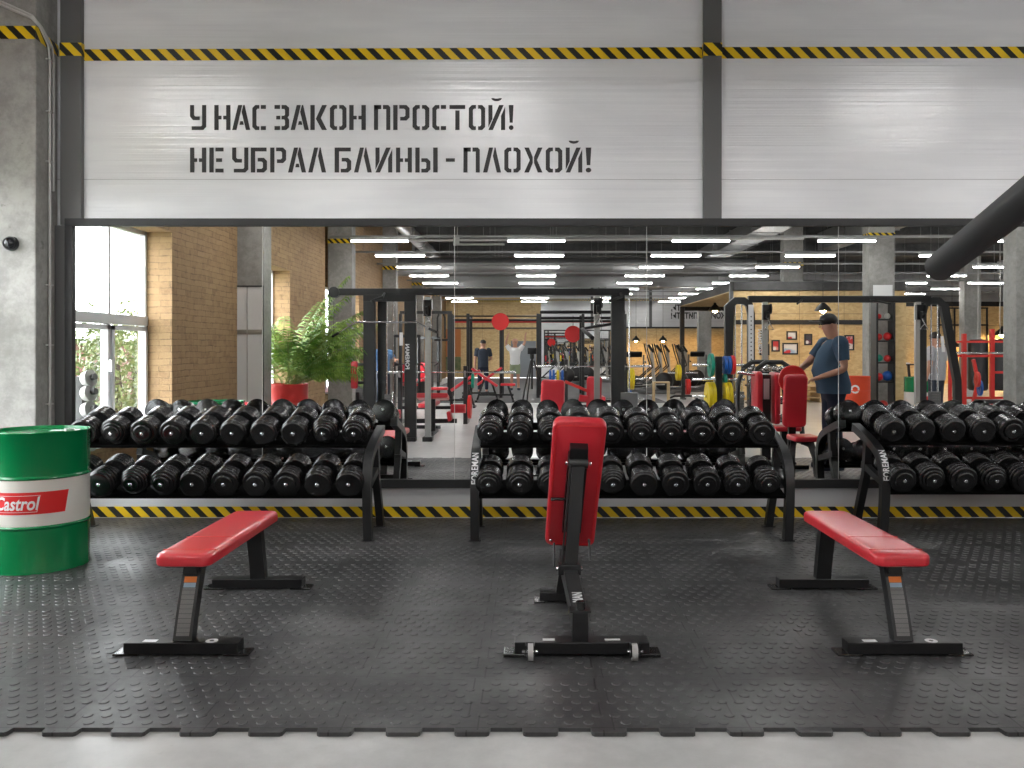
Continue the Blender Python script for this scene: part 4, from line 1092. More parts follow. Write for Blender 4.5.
# bench press stations
def press_station(X, v, wdt, zb, label, pad=True, h=1.1):
    t = thing('bench_press', label, 'gym machine', (X, MY(v), FZ))
    for s_ in (-1,1):
        MB().span(s_*wdt/2-.04, s_*wdt/2+.04, -.05, .05, .0, h, bev=.006).build('upright', 'black2', t)
        MB().bar([(s_*wdt/2,.05,zb-.09),(s_*wdt/2,.12,zb-.05),(s_*wdt/2,.14,zb+.03)], .04,.02).build('bar_hook', 'steel', t)
        MB().span(s_*wdt/2-.04, s_*wdt/2+.04, -.5,-.05,0,.06).build('foot', 'black', t)
    MB().span(-wdt/2+.04, wdt/2-.04, -.03,.03,.28,.34).build('cross_bar', 'black', t)
    MB().pad(.28,1.15,.075,.05,.02, Matrix.Translation((0,.55,.38))).build('bench_pad', 'red', t, smooth=True)
    MB().span(-.03,.03,-.03,1.0,.30,.38).build('spine', 'black2', t); MB().span(-.03,.03,.92,1.0,.06,.30).build('leg', 'black2', t); MB().span(-.25,.25,.92,1.0,0,.06).build('front_rail', 'black', t)
    return t
press_station(-1.88, 16.4, 1.24, .98, 'bench press with red bench pad, seen between the cable tower and the second mirror panel')
barbell(-2.95, -.30, MY(16.4)+.10, FZ+.985, 'chrome barbell lying on the nearer bench press left of centre')
top_plate((-1.18, MY(16.4)+.02, .31), .225, .06, 'redp', 'red weight plate hung on the upright of the nearer bench press'); 
top_plate((-1.13, MY(16.4)-.1, .80), .14, .05, 'teal', 'small green weight plate on the nearer bench press upright')
mc = thing('preacher_bench', 'bench with wide red arm pad behind the grey cable column', 'bench', (VX(433,14.5), MY(14.5), FZ))
MB().pad(.52,.34,.08,.04,.02, Matrix.Translation((0,0,.58)) @ Matrix.Rotation(radians(12),4,'X')).build('arm_pad', 'red', mc, smooth=True)
MB().pad(.16,.30,.06,.03,.02, Matrix.Translation((.26,.1,.30)) @ Matrix.Rotation(radians(80),4,'Y')).build('side_pad', 'red', mc, smooth=True)
MB().span(-.04,.04,-.04,.04,.0,.58).build('post', 'black2', mc); MB().span(-.3,.4,-.05,.05,.18,.25).build('cross_bar', 'black2', mc); MB().span(-.05,.05,-.4,.4,0,.05).build('base', 'black', mc)
MB().cyl((.30,0,.42),(.55,0,.42),.075,n=18).build('roller', 'red', mc, smooth=True)
press_station(1.35, 18.6, 1.24, 1.05, 'bench press with blue and yellow plates seen right of the upright red pad', h=1.2)
barbell(.02, 2.55, MY(18.6)+.10, FZ+1.055, 'chrome barbell lying on the bench press right of centre')
for i, (x, m_) in enumerate(((.40,'blue'),(.47,'blue'),(.56,'yellow'),(.66,'blue'))): top_plate((x, MY(18.6)-.25, .78), .17 if i != 1 else .18, .05, m_, 'small %s bumper plate on the bench press storage, %s from the left' % (m_, ordn[i]))
MB_s = MB().cyl((.30,MY(18.6)-.25,.78),(.73,MY(18.6)-.25,.78),.02,n=8); tag(MB_s.build('plate_peg', 'steel', smooth=True), 'steel storage peg carrying the blue and yellow plates', 'peg')
rs_ = thing('row_machine', 'low machine with red chest pad and red roller before the right bench press', 'gym machine', (VX(594,14.9), MY(14.9), FZ))
MB().pad(.26,.56,.08,.04,.02, Matrix.Translation((.0,0,.66)) @ Matrix.Rotation(radians(70),4,'X') @ Matrix.Rotation(radians(8),4,'Y')).build('chest_pad', 'red', rs_, smooth=True)
MB().cyl((-.26,.05,.58),(-.12,.05,.56),.06,n=16).build('roller', 'red', rs_, smooth=True); MB().bar([(-.5,.0,.86),(-.12,0,.70)],.06,.05,(0,1,0)).build('arm', 'redp', rs_)
MB().span(-.03,.03,-.2,-.12,.0,.7).build('post', 'black2', rs_); MB().span(-.9,.5,-.2,-.1,.0,.07).build('base', 'black', rs_); MB().span(-.9,-.1,-.18,-.12,.40,.45).build('rail', 'black2', rs_)
# pull-up rigs
def rig(name, posts, v, zt_, beams, depth=1.2, extra=None):
    t = thing('pull_up_rig', name, 'rig', (VX((posts[0]+posts[-1])/2, v), MY(v), FZ+.012)); x0 = VX((posts[0]+posts[-1])/2, v)
    for px in posts:
        for dy in (0, -depth):
            MB().span(VX(px,v)-x0-.045, VX(px,v)-x0+.045, dy-.04, dy+.04, 0, zt_, bev=.006).build('post', 'black2', t)
        MB().span(VX(px,v)-x0-.03, VX(px,v)-x0+.03, -depth+.04, -.04, zt_-.14, zt_-.08).build('side_bar', 'black', t)
    for py, r in beams: MB().cyl((VX(posts[0],v)-x0,0,VZ(py,v)),(VX(posts[-1],v)-x0,0,VZ(py,v)),r,n=8).build('cross_bar', 'black', t, smooth=True)
    MB().cyl((VX(posts[0],v)-x0,-depth,zt_-.2),(VX(posts[-1],v)-x0,-depth,zt_-.2),.03,n=8).build('cross_bar', 'redp', t, smooth=True)
    return t
rig('long black pull-up rig with a red round target, left of the far white wall', (449,468,501,538), 25.2, 2.45, ((320,.035),(328,.02),(316,.02)))
tgo = MB().lathe([(0,0),(.24,0),(.25,.01),(.25,.05),(.24,.06),(0,.06)], (VX(501,25.4),MY(24.9),VZ(322,25.2)), (0,1,0), 28).build('red_target', 'logo', smooth=True); tag(tgo, 'round red target plate on the post of the long pull-up rig', 'target')
rig('second black pull-up rig with red brackets in front of the far mirror', (540,583,625), 26.6, 2.50, ((312,.05),(318,.045),(321,.035)))
tg2 = MB().lathe([(0,0),(.26,0),(.27,.01),(.27,.05),(.26,.06),(0,.06)], (VX(573,28),MY(28),VZ(334,28)), (0,1,0), 28).build('red_target', 'logo', smooth=True); tag(tg2, 'round red target plate hanging in front of the far mirror', 'target')
tag(MB().cyl((VX(573,28),MY(28)+.03,VZ(334,28)+.27),(VX(573,28),MY(28)+.03,2.5),.01,n=6).build('target_strap','black'), 'black strap holding the red target in front of the far mirror', 'strap')
st_ = thing('suspension_straps', 'pair of black suspension straps with handles hanging in front of the orange board', 'straps', (VX(441,22), MY(22), VZ(314,22)))
for x in (-.09,.10):
    MB().bar([(x*.6,0,0),(x,0,-.10),(x,0,-.62)], .045,.02).build('strap', 'black', st_); MB().cyl((x-.08,0,-.66),(x+.08,0,-.66),.028,n=10).build('handle', 'foam', st_, smooth=True)
tag(MB().span(VX(400,22),VX(452,22),MY(22)-.03,MY(22)+.03,VZ(314,22)+.001,VZ(311,22)).build('ceiling_bar', 'black'), 'black bar carrying the suspension straps', 'bar')
for x in (400.5, 451.5): tag(MB().span(VX(x,22)-.04,VX(x,22)+.04,MY(22)-.04,MY(22)+.04,FZ,VZ(314,22)).build('bar_post', 'black2'), 'black post at the %s end of the strap bar' % ('left' if x < 420 else 'right'), 'post')
# generic machines
def incline(px, v, rz, label, ang=35):
    t = thing('incline_bench', label, 'bench', (VX(px,v), MY(v), FZ+.012), rz)
    MB().pad(.28,.85,.07,.04,.02, Matrix.Translation((0,-.35,.62)) @ Matrix.Rotation(radians(-ang),4,'X')).build('backrest', 'red', t, smooth=True)
    MB().pad(.28,.40,.07,.04,.02, Matrix.Translation((0,.30,.42))).build('seat', 'red', t, smooth=True)
    MB().bar([(0,-.55,.0),(0,-.35,.58)],.06,.05).build('rear_leg','black2',t); MB().bar([(0,.45,0),(0,.30,.42)],.06,.05).build('front_leg','black2',t)
    MB().span(-.03,.03,-.5,.45,.15,.20).build('spine','black2',t); MB().span(-.28,.28,.42,.48,0,.04).build('rail','black',t); MB().span(-.28,.28,-.58,-.52,0,.04).build('rail','black',t)
incline(478, 24.45, pi/2, 'red incline bench on the dark floor left of the man in the white shirt')
incline(497, 23.45, -pi/2, 'red incline bench directly in front of the man in the white shirt')
incline(452, 21.0, pi/2, 'red incline bench at the edge of the window side aisle')
def cardio(px, v, label, rz=0, scale=1):
    t = thing('elliptical_trainer', label, 'exercise machine', (VX(px,v), MY(v), FZ+.012), rz)
    MB().span(-.14,.14,-.8,.8,0,.12,bev=.03).build('base','gray',t); MB().ball((0,-.45,.38),.30,10,(.35,1,1)).build('flywheel_cover','black2',t,smooth=True)
    MB().bar([(0,-.15,.12),(0,-.05,1.35)],.08,.10).build('mast','steel',t)
    MB().box((0,-.02,1.44),(.26,.07,.30),(-.6,0,0),bev=.03).build('console','black',t)
    for s_ in (-1,1):
        MB().tube([(s_*.24,.55,.30),(s_*.24,-.05,.85),(s_*.26,.10,1.35),(s_*.24,.16,1.60)],.022,8).build('arm','black2',t,smooth=True)
        MB().box((s_*.14,.45,.30),(.15,.38,.05),bev=.02).build('pedal','black',t); MB().bar([(s_*.16,-.45,.3),(s_*.16,.65,.26)],.04,.04).build('rail','steel',t)
for i, (px, v, w_) in enumerate(((650,27.6,'first'),(658,28.5,'second'),(666,29.4,'third'),(678,30.4,'fourth'),(684,31.3,'fifth'))): cardio(px, v, 'grey elliptical trainer with dark console, %s from the left in the back row' % w_, pi/2)
def treadmill(px, v, label, rz=0):
    t = thing('treadmill', label, 'exercise machine', (VX(px,v), MY(v), FZ+.012), rz)
    MB().span(-.38,.38,-.9,.8,0.02,.16,bev=.03).build('deck','black',t); MB().ball((0,-.75,.22),.36,8,(1,.6,.5)).build('motor_hood','black2',t,smooth=True)
    for s_ in (-1,1): MB().bar([(s_*.38,-.75,.1),(s_*.36,-.55,1.2)],.06,.08).build('upright','gray',t); MB().bar([(s_*.38,-.55,.95),(s_*.38,-.05,.92)],.05,.05).build('handrail','black',t)
    MB().box((0,-.55,1.22),(.6,.10,.22),(-.6,0,0),bev=.03).build('console','black',t)
treadmill(700, 35.5, 'black treadmill beside the elliptical trainers'); treadmill(636, 33, 'dark treadmill left of the elliptical trainers')
for i, px in enumerate((556,566,577,604,614)): cardio(px, 34.5+i*.95, 'dark exercise machine before the far mirror, %s from the left' % ordn[i], pi/2)
stl = thing('step_stool', 'light wooden stool standing in front of the elliptical trainers', 'stool', (VX(661,23.6), MY(23.6), FZ))
MB().span(-.22,.22,-.15,.15,.50,.54).build('seat','ply',stl)
for x in (-.2,.2):
    for y in (-.12,.12): MB().span(x-.02,x+.02,y-.02,y+.02,0,.50).build('leg','ply',stl)
# lockers / low cabinet of the far left, red machines left
def redmachine(px, v, label, rz=0):
    t = thing('leg_machine', label, 'gym machine', (VX(px,v), MY(v), FZ), rz)
    for x in (-.35,.35): MB().span(x-.04,x+.04,-.3,-.22,0,1.75,bev=.005).build('upright','black2',t)
    MB().span(-.39,.39,-.3,-.22,1.751,1.83).build('header','black2',t); ws = MB()
    for i in range(12): ws.span(-.15,.15,-.34,-.18,.08+i*.05,.125+i*.05)
    ws.build('weight_stack','gray',t)
    MB().pad(.35,.5,.08,.04,.02,Matrix.Translation((0,.1,.75)) @ Matrix.Rotation(radians(75),4,'X')).build('backrest','red',t,smooth=True)
    MB().pad(.38,.42,.08,.04,.02,Matrix.Translation((0,.35,.42))).build('seat','red',t,smooth=True); MB().span(-.04,.04,-.2,.5,.0,.42).build('frame','black2',t)
    MB().tube([(-.42,.2,.9),(-.42,-.1,1.0),(.42,-.1,1.0),(.42,.2,.9)],.02,8).build('handles','black',t,smooth=True)
redmachine(352, 20.0, 'red padded leg machine behind the palm', .6); redmachine(425, 27.5, 'red topped machine far back on the window side', .3)
redmachine(408, 24.0, 'machine with red pads between the tower uprights', -.3)
# red half rack at right
hr = thing('half_rack', 'bright red half rack with white barbell near the right end of the mirror', 'rack', (VX(985,18.5), MY(18.5), FZ))
for x in (-.45,.15,.60):
    MB().span(x-.04,x+.04,-.04,.04,0,VZ(333,18.5)+(.1 if x>.1 else 0),bev=.005).build('upright','redp',hr); MB().span(x-.04,x+.04,-.9,.5,0,.06).build('foot','redp',hr)
MB().span(-.60,1.0,-.03,.03,VZ(342,18.5),VZ(340,18.5)).build('cross_bar','redp',hr); MB().bar([(-.30,0,.05),(-.15,0,.75),(-.25,0,1.2)],.06,.06,(0,1,0)).build('brace','redp',hr); MB().span(.19,.9,-.02,.02,.9,.95).build('cross_bar','redp',hr)
barbell(VX(950,18.2), VX(1012,18.2), MY(18.2), VZ(353,18.2), 'white barbell racked on the red half rack')
for px, w_ in ((978,'left'),(1000,'right')):
    b_ = thing('punching_bag', 'black hanging bag behind the red half rack, '+w_+' one', 'bag', (VX(px,22.5), MY(22.5), FZ+.35)); MB().lathe([(0,0),(.20,0),(.24,.05),(.24,1.25),(.20,1.32),(0,1.34)],n=20).build('bag_body','black',b_,smooth=True)
    MB().cyl((0,0,1.34),(0,0,ZC-.4),.012,n=6).build('chain','steel',b_)
top_plate((VX(966,15), MY(15), FZ+.18), .18, .06, 'redp', 'small red plate standing on the floor near the red half rack', (.6,1,0))
lb = thing('low_bench', 'low black bench pad beside the red half rack', 'bench', (VX(990,17.0), MY(17.0), FZ)); MB().pad(.5,.3,.08,.03,.02,Matrix.Translation((0,0,.35))).build('pad','black',lb,smooth=True); MB().span(-.2,-.14,-.1,.1,0,.35).build('leg','black2',lb); MB().span(.14,.2,-.1,.1,0,.35).build('leg','black2',lb)
tb = thing('high_table', 'small black high table between the strand board pillar and the crossover', 'table', (VX(895,19.5), MY(19.5), FZ)); MB().span(-.42,.42,-.25,.25,1.06,1.09).build('table_top','black',tb)
for x in (-.3,.3): MB().bar([(x*1.3,0,0),(x,0,1.06)],.05,.05,(0,1,0)).build('leg','black2',tb)
tag(MB().span(VX(895,19.5)-.3,VX(895,19.5)+.25,MY(19.5)-.15,MY(19.5)+.2,FZ+1.0905,FZ+1.12).build('paper_stack','white'), 'stack of white paper on the small high table', 'paper')
# drums and palm
od = drum((VX(855,17.5), MY(17.5), FZ), radians(180), 'orange-red oil drum with a white ring emblem beside the standing man', ('orange','orange','orange'))
ng = patch(Rr, [(-.06,-.045),(.06,-.045),(.06,.045),(-.06,.045)], .44, 0, 'orange', od, 'emblem_field')
ri = MB(); 
for i in range(24):
    a0, a1 = 2*pi*i/24, 2*pi*(i+1)/24; wf = warp_cyl(Rr+.002, .62, .35)
    ri.add([wf(Vector((.05*cos(a0),.05*sin(a0),0))), wf(Vector((.05*cos(a1),.05*sin(a1),0))), wf(Vector((.085*cos(a1),.085*sin(a1),0))), wf(Vector((.085*cos(a0),.085*sin(a0),0)))], [(0,1,2,3)])
ri.build('ring_emblem', 'white', od, label='white ring emblem')
text('word', 'TNATE', .07, 'white', od, None, off=.002, warp=warp_cyl(Rr+.002, .60, -.25)) if False else None
g2 = drum((VX(920,17.0), MY(17.0), FZ), radians(180), 'green and white oil drum seen behind the right tower of the far crossover', ('green','cream','green'))
patch(Rr, [(-.10,-.066),(.16,-.066),(.18,.070),(-.08,.070)], .438, 0, 'logo', g2, 'label_flag', label='red label')
pt = drum((VX(289,13.55), MY(13.55), FZ), 0, 'red oil drum used as a planter by the windows', ('redp','redp','redp'), lid=False)
MB().cyl((0,0,.78),(0,0,.80),.283,n=40).build('soil', 'soil', pt)
pm_ = thing('potted_palm', 'large feathery green palm growing in the red drum', 'plant', (VX(289,13.55), MY(13.55), FZ+.80))
stm = MB(); lf = MB(); rp = random.Random(3)
for i in range(64):
    a = rp.uniform(0, 2*pi); Lf = rp.uniform(1.1, 1.95); up = rp.uniform(.55, 1.35); hx = rp.uniform(.35,.55)
    if i % 2 == 0: a = rp.uniform(-.7, .6)
    p = Vector((rp.uniform(-.1,.1), rp.uniform(-.1,.1), 0)); d_ = Vector((cos(a)*cos(up), sin(a)*cos(up), sin(up)))
    pts = [p.copy()]; n = 14
    for k in range(n):
        d_.z -= .055+.05*(k/n)*(1.3 if up < .9 else 1.0); d_.normalize(); p = p + d_*Lf/n
        
        if p.x < -.38 or p.x > 1.22 or p.y > .48: break
        pts.append(p.copy())
    n = len(pts)-1
    if n < 6: continue
    stm.tube(pts, .006, 5)
    sd_ = d_.cross(Vector((0,0,1))).normalized()
    for k in range(4, n+1):
        for sub in (0, .33, .66):
            if k == n and sub: continue
            c = pts[k] if not sub else pts[k].lerp(pts[min(k+1,n)], sub); t_ = (pts[k]-pts[k-1]).normalized(); sv = t_.cross(Vector((0,0,1))); sv = sv.normalized() if sv.length > .05 else Vector((1,0,0))
            ll = .30*(1-abs((k+sub)/n-.55)*1.1)
            for s_ in (-1,1):
                dr = (sv*s_*.85 + t_*.55 + Vector((0,0,-.35+rp.uniform(-.2,.2)))).normalized(); w_ = t_*.011
                q1 = c+dr*ll*.5+Vector((0,0,.01)); q2 = c+dr*ll+Vector((0,0,-.05))
                lf.add([c-w_*.4, c+w_*.4, q1+w_, q1-w_, q2], [(0,1,2,3),(3,2,4)])
stm.build('stems', 'stem', pm_, smooth=True); lf.build('fronds', 'palm', pm_)
# column mirror with painted window reflection, tripod, tower by window, stool
cm = thing('painted_mirror', 'tall black framed mirror with window reflection painted white, on the concrete column by the windows', 'panel', (XC-.27, MY(12.68)+.001, .4)); a_ = .25; z1_ = VZ(287,12.68)-.4
MB().span(-a_,a_,.002,.008,0,z1_).build('painted_reflection','white',cm); MB().span(.02,.04,.008,.014,.02,z1_).build('reflected_bar','pvc',cm)  # white face and grey bars paint the window reflected in this mirror
for zz_ in (VZ(331,12.68)-.4,): MB().span(-a_,a_,.008,.013,zz_-.05,zz_+.02).build('reflected_bar','steel',cm)
for q in ((-a_-.02,-a_,-.02,z1_+.02),(a_,a_+.02,-.02,z1_+.02),(-a_,a_,-.02,0),(-a_,a_,z1_,z1_+.02)): MB().span(q[0],q[1],.001,.02,q[2],q[3]).build('frame_rail','frame',cm)
tp_ = thing('camera_tripod', 'photographer\'s black camera on a tripod, seen in the mirror', 'camera', (0, -.16, FZ))
MB().span(-.075,.075,-.05,.05,H-.055,H+.055,bev=.012).build('camera_body','black',tp_); MB().cyl((0,.05,H-FZ*0),(0,.12,H),.04,.042).build('lens','black',tp_,smooth=True)
MB().cyl((0,0,H-.13),(0,0,H-.055),.035).build('tripod_head','black',tp_,smooth=True); MB().cyl((0,0,.75),(0,0,H-.13),.018).build('centre_column','black',tp_,smooth=True)
for a in (pi/2+.35, pi/2+.35+2.094, pi/2+.35+4.189): MB().tube([(0.03*cos(a),.03*sin(a),H-.16),(.42*cos(a),.42*sin(a),0)],.014,8).build('leg','black',tp_,smooth=True)
dt = thing('weight_tower', 'stand of grey conical weights by the window at the left edge of the mirror', 'weight stand', (VX(80,8.3), MY(8.3), FZ))
MB().span(-.04,.04,-.04,.04,.04,1.15).build('post','gray',dt); MB().span(-.25,.25,-.2,.2,0,.04).build('base','gray',dt)
for i, z in enumerate((.50,.66,.82,.98,1.12)):
    w_ = .16-.022*i; MB().lathe([(0,0),(.05,0),(.07,.02),(.085,.09),(.06,.10),(0,.10)],(.03,0,z),(.9,.2,.15),16).build('cone','pvc',dt,smooth=True); MB().cyl((.11+w_*.2,0.02,z+.02),(.15+w_*.2,.03,z+.03),.03).build('cap','gray',dt,smooth=True)
rst = thing('round_stool', 'round stool with red seat beside the green drum\'s reflection', 'stool', (VX(253,10.6), MY(10.6), FZ))
MB().lathe([(0,0),(.16,0),(.18,.02),(.18,.05),(.15,.07),(0,.075)],(0,0,VZ(408,10.6)-FZ),n=28).build('seat','red',rst,smooth=True); MB().cyl((0,0,.03),(0,0,VZ(408,10.6)-FZ),.03).build('post','chrome',rst,smooth=True); MB().cyl((0,0,0),(0,0,.03),.2).build('base','black',rst,smooth=True)

# ================================================================== OUTSIDE THE WINDOWS
struct('ground', MB().span(-60, XW-.5, -40, 40, -1.2, -1.0), leaf_mat('lawn', (.05,.07,.03), (.08,.09,.04)))
def tree(x, y, hgt, r, label, seed):
    rr = random.Random(seed); t = thing('tree', label, 'tree', (x, y, -1.0))
    MB().tube([(0,0,0),(.05,0,hgt*.4),(0,.1,hgt*.75)], .14, 8).build('trunk', 'soil', t, smooth=True)
    m_ = MB()
    for i in range(2600):
        a, b = rr.uniform(0,2*pi), rr.uniform(-1,1); q = r*(rr.uniform(.3,1))**.5*(1+.25*sin(3*a+seed)); c = Vector((q*cos(a)*sqrt(1-b*b), q*sin(a)*sqrt(1-b*b), hgt*.68+q*b*1.15))
        u = Vector((rr.gauss(0,1),rr.gauss(0,1),rr.gauss(0,1))).normalized(); w_ = u.orthogonal().normalized(); z = rr.uniform(.06,.13)
        m_.add([c-u*z, c+w_*z*.6, c+u*z, c-w_*z*.6], [(0,1,2,3)])
    m_.build('crown', 'leaf', t)
tree(-13, -12.8, 2.6, 1.7, 'pale sunlit tree outside the first window, beside the mullion', 1)
tree(-15.5, -19.5, 2.8, 1.9, 'pale low tree outside the first window, left of the other', 2)
tree(-11.5, -15.8, 2.9, 1.3, 'tree outside the second window', 3)
bb = thing('brick_building', 'low brick building outside beyond the trees', 'building', (-24, -33, -1.0))
MB().span(-5,5,-8,8,0,2.7).build('walls', mat('dark_brick', (.10,.045,.035), .9), bb); MB().span(-5.3,5.3,-8.3,8.3,2.7,2.9).build('roof', 'silver', bb)
# ================================================================== PEOPLE
def skin_mesh(name, nodes, edges, m, parent, sub=2, root='pelvis'):
    ks = list(nodes); me = bpy.data.meshes.new(name)
    me.from_pydata([nodes[k][0] for k in ks], [(ks.index(a), ks.index(b)) for a, b in edges], [])
    o = bpy.data.objects.new(name, me); COL.objects.link(o); o.modifiers.new('skin', 'SKIN')
    for i, k in enumerate(ks):
        r = nodes[k][1]; r = r if isinstance(r, tuple) else (r, r); me.skin_vertices[0].data[i].radius = r; me.skin_vertices[0].data[i].use_root = (k == root)
    o.modifiers.new('sub', 'SUBSURF').levels = sub; o.modifiers['sub'].render_levels = sub
    bpy.context.view_layer.update()
    m2 = bpy.data.meshes.new_from_object(o.evaluated_get(bpy.context.evaluated_depsgraph_get()))
    bpy.data.objects.remove(o); bpy.data.meshes.remove(me)
    for p in m2.polygons: p.use_smooth = True
    m2.materials.clear(); m2.materials.append(M[m]); m2.name = name
    ob = bpy.data.objects.new(name, m2); COL.objects.link(ob); ob.parent = parent; return ob
def person(label, loc, rz, J, shirt, pants, hair='hair', cap=None, gloves=None, belly=1.0, shorts=False, s=1.0):
    """J: joint positions facing +y; keys hipL.. etc. default standing pose overridden by J"""
    P = dict(pelvis=(0,0,.98), waist=(0,.0,1.12), chest=(0,.0,1.34), neck=(0,-.01,1.50), hb=(0,.01,1.57), hm=(0,.025,1.65), ht=(0,.01,1.735),
      shL=(-.19,0,1.43), elL=(-.26,-.02,1.14), wrL=(-.27,.06,.90), shR=(.19,0,1.43), elR=(.26,-.02,1.14), wrR=(.27,.06,.90),
      hpL=(-.10,0,.92), knL=(-.11,.02,.50), anL=(-.12,-.02,.08), toL=(-.14,.14,.035), hpR=(.10,0,.92), knR=(.11,.02,.50), anR=(.12,-.02,.08), toR=(.14,.14,.035))
    P.update(J); P = {k: Vector(v)*s for k, v in P.items()}
    R_ = dict(pelvis=.14*belly, waist=.13*belly, chest=.145*belly, neck=.066, hb=.078, hm=.098, ht=.070, sh=.062, el=.046, wr=.030, hp=.095, kn=.062, an=.042, to=.038)
    t = thing('person', label, 'person', loc, rz); N = {}; E_ = []
    for k, p in P.items(): N[k] = (p, (R_.get(k) or R_[k[:2]])*s)
    E_ += [('pelvis','waist'),('waist','chest'),('chest','neck'),('neck','hb'),('hb','hm'),('hm','ht')]
    for q in 'LR':
        E_ += [('chest','sh'+q),('sh'+q,'el'+q),('el'+q,'wr'+q),('pelvis','hp'+q),('hp'+q,'kn'+q),('kn'+q,'an'+q),('an'+q,'to'+q)]
        d = (P['wr'+q]-P['el'+q]).normalized(); sd = d.cross(Vector((0,0,1))); sd = sd.normalized() if sd.length > .1 else Vector((1,0,0)); up = sd.cross(d)
        pm0 = P['wr'+q]+d*.075*s; N['pa'+q] = (pm0, (.036*s,.022*s)); E_.append(('wr'+q,'pa'+q))
        for i, (off, L) in enumerate(((-.030,.062),(-.010,.075),(.010,.070),(.029,.055))):
            a = pm0+d*.025*s+sd*off*s; b = a+(d*.8-up*.25)*L*.5*s; c = b+(d*.4-up*.75)*L*.5*s
            for nm, pt, rr in (('a',a,.0095),('b',b,.009),('c',c,.008)): N['f%d%s%s' % (i,nm,q)] = (pt, rr*s)
            E_ += [('pa'+q,'f%da%s' % (i,q)),('f%da%s' % (i,q),'f%db%s' % (i,q)),('f%db%s' % (i,q),'f%dc%s' % (i,q))]
        tb_ = P['wr'+q]+d*.035*s; th = tb_+(-sd*.045+d*.03-up*.01)*s; te = th+(d*.035-up*.02)*s
        N['t1'+q] = (th, .011*s); N['t2'+q] = (te, .009*s); E_ += [('wr'+q,'t1'+q),('t1'+q,'t2'+q)]
    skin_mesh('body', N, E_, 'skin', t)
    F_ = (P['hm']-P['hb']); hu = F_.normalized(); fw = Vector(J.get('face', (0,1,0))).normalized(); sdv = fw.cross(hu).normalized(); hc = P['hm']
    nz = MB().lathe([(0,0),(.013*s,.004*s),(.010*s,.022*s),(0,.028*s)], hc+fw*.094*s-hu*.012*s, (fw*.8-hu*.5), 8).build('nose','skin',t,smooth=True)
    for q in (-1,1):
        MB().ball(hc+fw*.090*s+sdv*q*.033*s+hu*.008*s, .010*s, 5).build('eye','black',t,smooth=True)
        MB().ball(hc+sdv*q*.096*s-fw*.005*s-hu*.01*s, .026*s, 6, (.4,.8,1.1)).build('ear','skin',t,smooth=True)
    MB().ball(hc+fw*.088*s-hu*.045*s, .018*s, 5, (1.1,.5,.3) if abs(fw.y) > .5 else (.5,1.1,.3)).build('mouth','redp',t,smooth=True)
    hd = MB().ball(hc+hu*.058*s-fw*.014*s, .103*s, 9, (1,1,.80)); hd.build('hair' if not cap else 'cap', cap or hair, t, smooth=True)
    if cap: MB().box(hc+fw*.135*s+hu*.052*s, (.13*s,.12*s,.014*s), bev=.005).build('cap_peak', cap, t)
    bl_ = belly; lf_ = MB()
    def loft(rings, n=24):
        vs_ = []
        for c, rx, ry in rings: vs_ += [(c[0]+rx*cos(2*pi*i/n), c[1]+ry*sin(2*pi*i/n), c[2]) for i in range(n)]
        fs = [(r*n+i, r*n+(i+1)%n, (r+1)*n+(i+1)%n, (r+1)*n+i) for r in range(len(rings)-1) for i in range(n)]
        lf_.add(vs_, fs+[tuple((len(rings)-1)*n+i for i in range(n))])
    pv, wa, ch, ne = P['pelvis'], P['waist'], P['chest'], P['neck']; Z_ = Vector((0,0,1))
    loft([(pv-Z_*.10*s,.175*bl_*s,.150*bl_*s),(pv,.178*bl_*s,.158*bl_*s),(wa,.172*bl_*s,.160*bl_*s),(wa.lerp(ch,.5),.182*bl_**.6*s,.150*bl_*s),(ch,.205*s,.145*bl_**.6*s),(ch.lerp(ne,.35),.215*s,.130*s),(ch.lerp(ne,.62),.190*s,.105*s),(ch.lerp(ne,.85),.105*s,.085*s),(ch.lerp(ne,.98),.074*s,.070*s)])
    for q in 'LR':
        a, b = P['sh'+q], P['sh'+q].lerp(P['el'+q], .66); d = b-a; lf_.ball(a+Vector((0,0,.005))*s, .092*s, 8)
        lf_.lathe([(0,-.05*s),(.045*s,-.045*s),(.080*s,-.012*s),(.088*s,.03*s),(.078*s,d.length*.6),(.068*s,d.length)], a, d, 18)
    lf_.build('shirt', shirt, t, smooth=True)
    pn = {'wst': (P['pelvis']+Vector((0,0,.07*s)), R_['pelvis']*1.05*s), 'pelvis': (P['pelvis']-Vector((0,0,.02)), R_['pelvis']*1.07*s)}; pe = [('wst','pelvis')]
    for q in 'LR':
        pn['hp'+q] = (P['hp'+q].lerp(P['kn'+q],.22), .098*s); pn['kn'+q] = (P['kn'+q] if not shorts else P['hp'+q].lerp(P['kn'+q],.95), .082*s); pe += [('pelvis','hp'+q),('hp'+q,'kn'+q)]
        if not shorts: pn['an'+q] = (P['an'+q]+Vector((0,0,.03)), .062*s); pe.append(('kn'+q,'an'+q))
    skin_mesh('shorts' if shorts else 'trousers', pn, pe, pants, t)
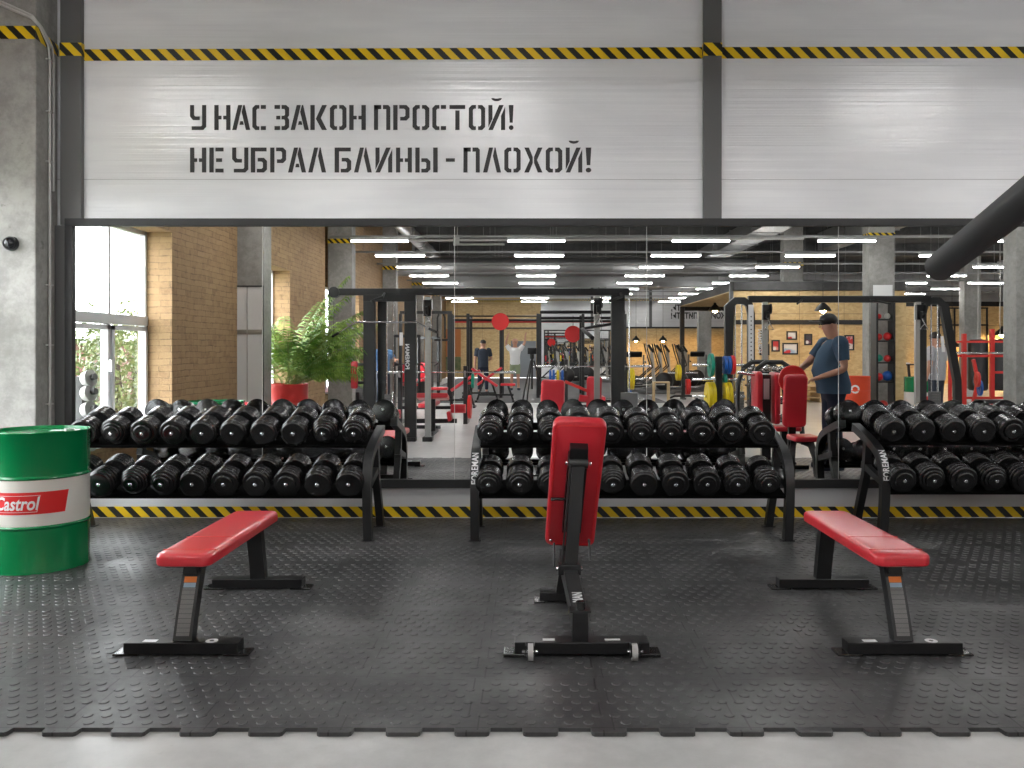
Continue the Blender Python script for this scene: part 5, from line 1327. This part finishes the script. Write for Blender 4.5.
    for q in 'LR':
        a, b = P['an'+q], P['to'+q]; c = a.lerp(b,.55); ang = math.atan2(b.y-a.y, b.x-a.x)
        MB(Matrix.Translation((c.x,c.y,.04*s)) @ Matrix.Rotation(ang,4,'Z')).box((0,0,0),(.28*s,.10*s,.078*s),bev=.03).build('shoe','dcloth',t,smooth=True)
    return t
# man at the plate: faces the window side (-x); local +y is his front, so turn by +90 degrees
person('man in a dark cap and slate blue T-shirt holding a red weight plate', (3.52, 4.18, FZ), pi/2,
  dict(shR=(.215,.0,1.44), elR=(.26,-.04,1.16), wrR=(.20,.22,1.07), shL=(-.21,.03,1.43), elL=(-.24,.22,1.22), wrL=(-.06,.40,1.12), waist=(0,.05,1.14), chest=(0,.01,1.36),
       hb=(0,.03,1.57), hm=(0,.055,1.66), ht=(0,.045,1.75)), 'shirt', 'navy', cap='black', belly=1.22, s=1.02)
top_plate((3.03, 4.22, FZ+1.06), .165, .035, 'logo', 'red weight plate held by the man in the dark cap', (0,1,0))
person('man in a white T-shirt and patterned shorts with both arms raised', (VX(515,30), MY(30), FZ+.012), 0,
  dict(elL=(-.33,.0,1.62), wrL=(-.25,.02,1.86), elR=(.33,.0,1.62), wrR=(.36,.02,1.86)), 'wcloth', 'floral', shorts=True, hair='skin')
person('person in dark clothes seen from behind near the red incline benches', (VX(483,27.5), MY(27.5), FZ+.012), pi, dict(elL=(-.28,.1,1.16), wrL=(-.15,.25,1.10)), 'dcloth', 'navy', s=.96)
person('person with dark hair in a light grey top by the green and white drum', (7.34, MY(15.7), FZ), pi*.8, dict(), 'gcloth', 'dcloth', s=.97)
person('person in a blue top by the window side machines', (VX(383,21.2), MY(21.2), FZ), -.6, dict(elR=(.30,.12,1.22), wrR=(.25,.30,1.25)), 'bcloth', 'dcloth', s=.93)

for x, z in ((-.75, 1.45), (.75, 1.55)): MB().span(x-.03, x+.03, -.03, .03, 0, z).build('upright', 'redp', hr)
for z in (.35, 1.25): MB().span(-.72, .72, -.09, -.045, z, z+.05).build('cross_bar', 'redp', hr)
top_plate((VX(975,18.0), MY(17.8), FZ+.62), .16, .05, 'blue', 'blue plate beside the brace of the red half rack', (1,.2,0))
top_plate((VX(970,18.0), MY(17.7), FZ+.80), .16, .05, 'redp', 'red plate above the blue one at the red half rack', (1,.2,0))
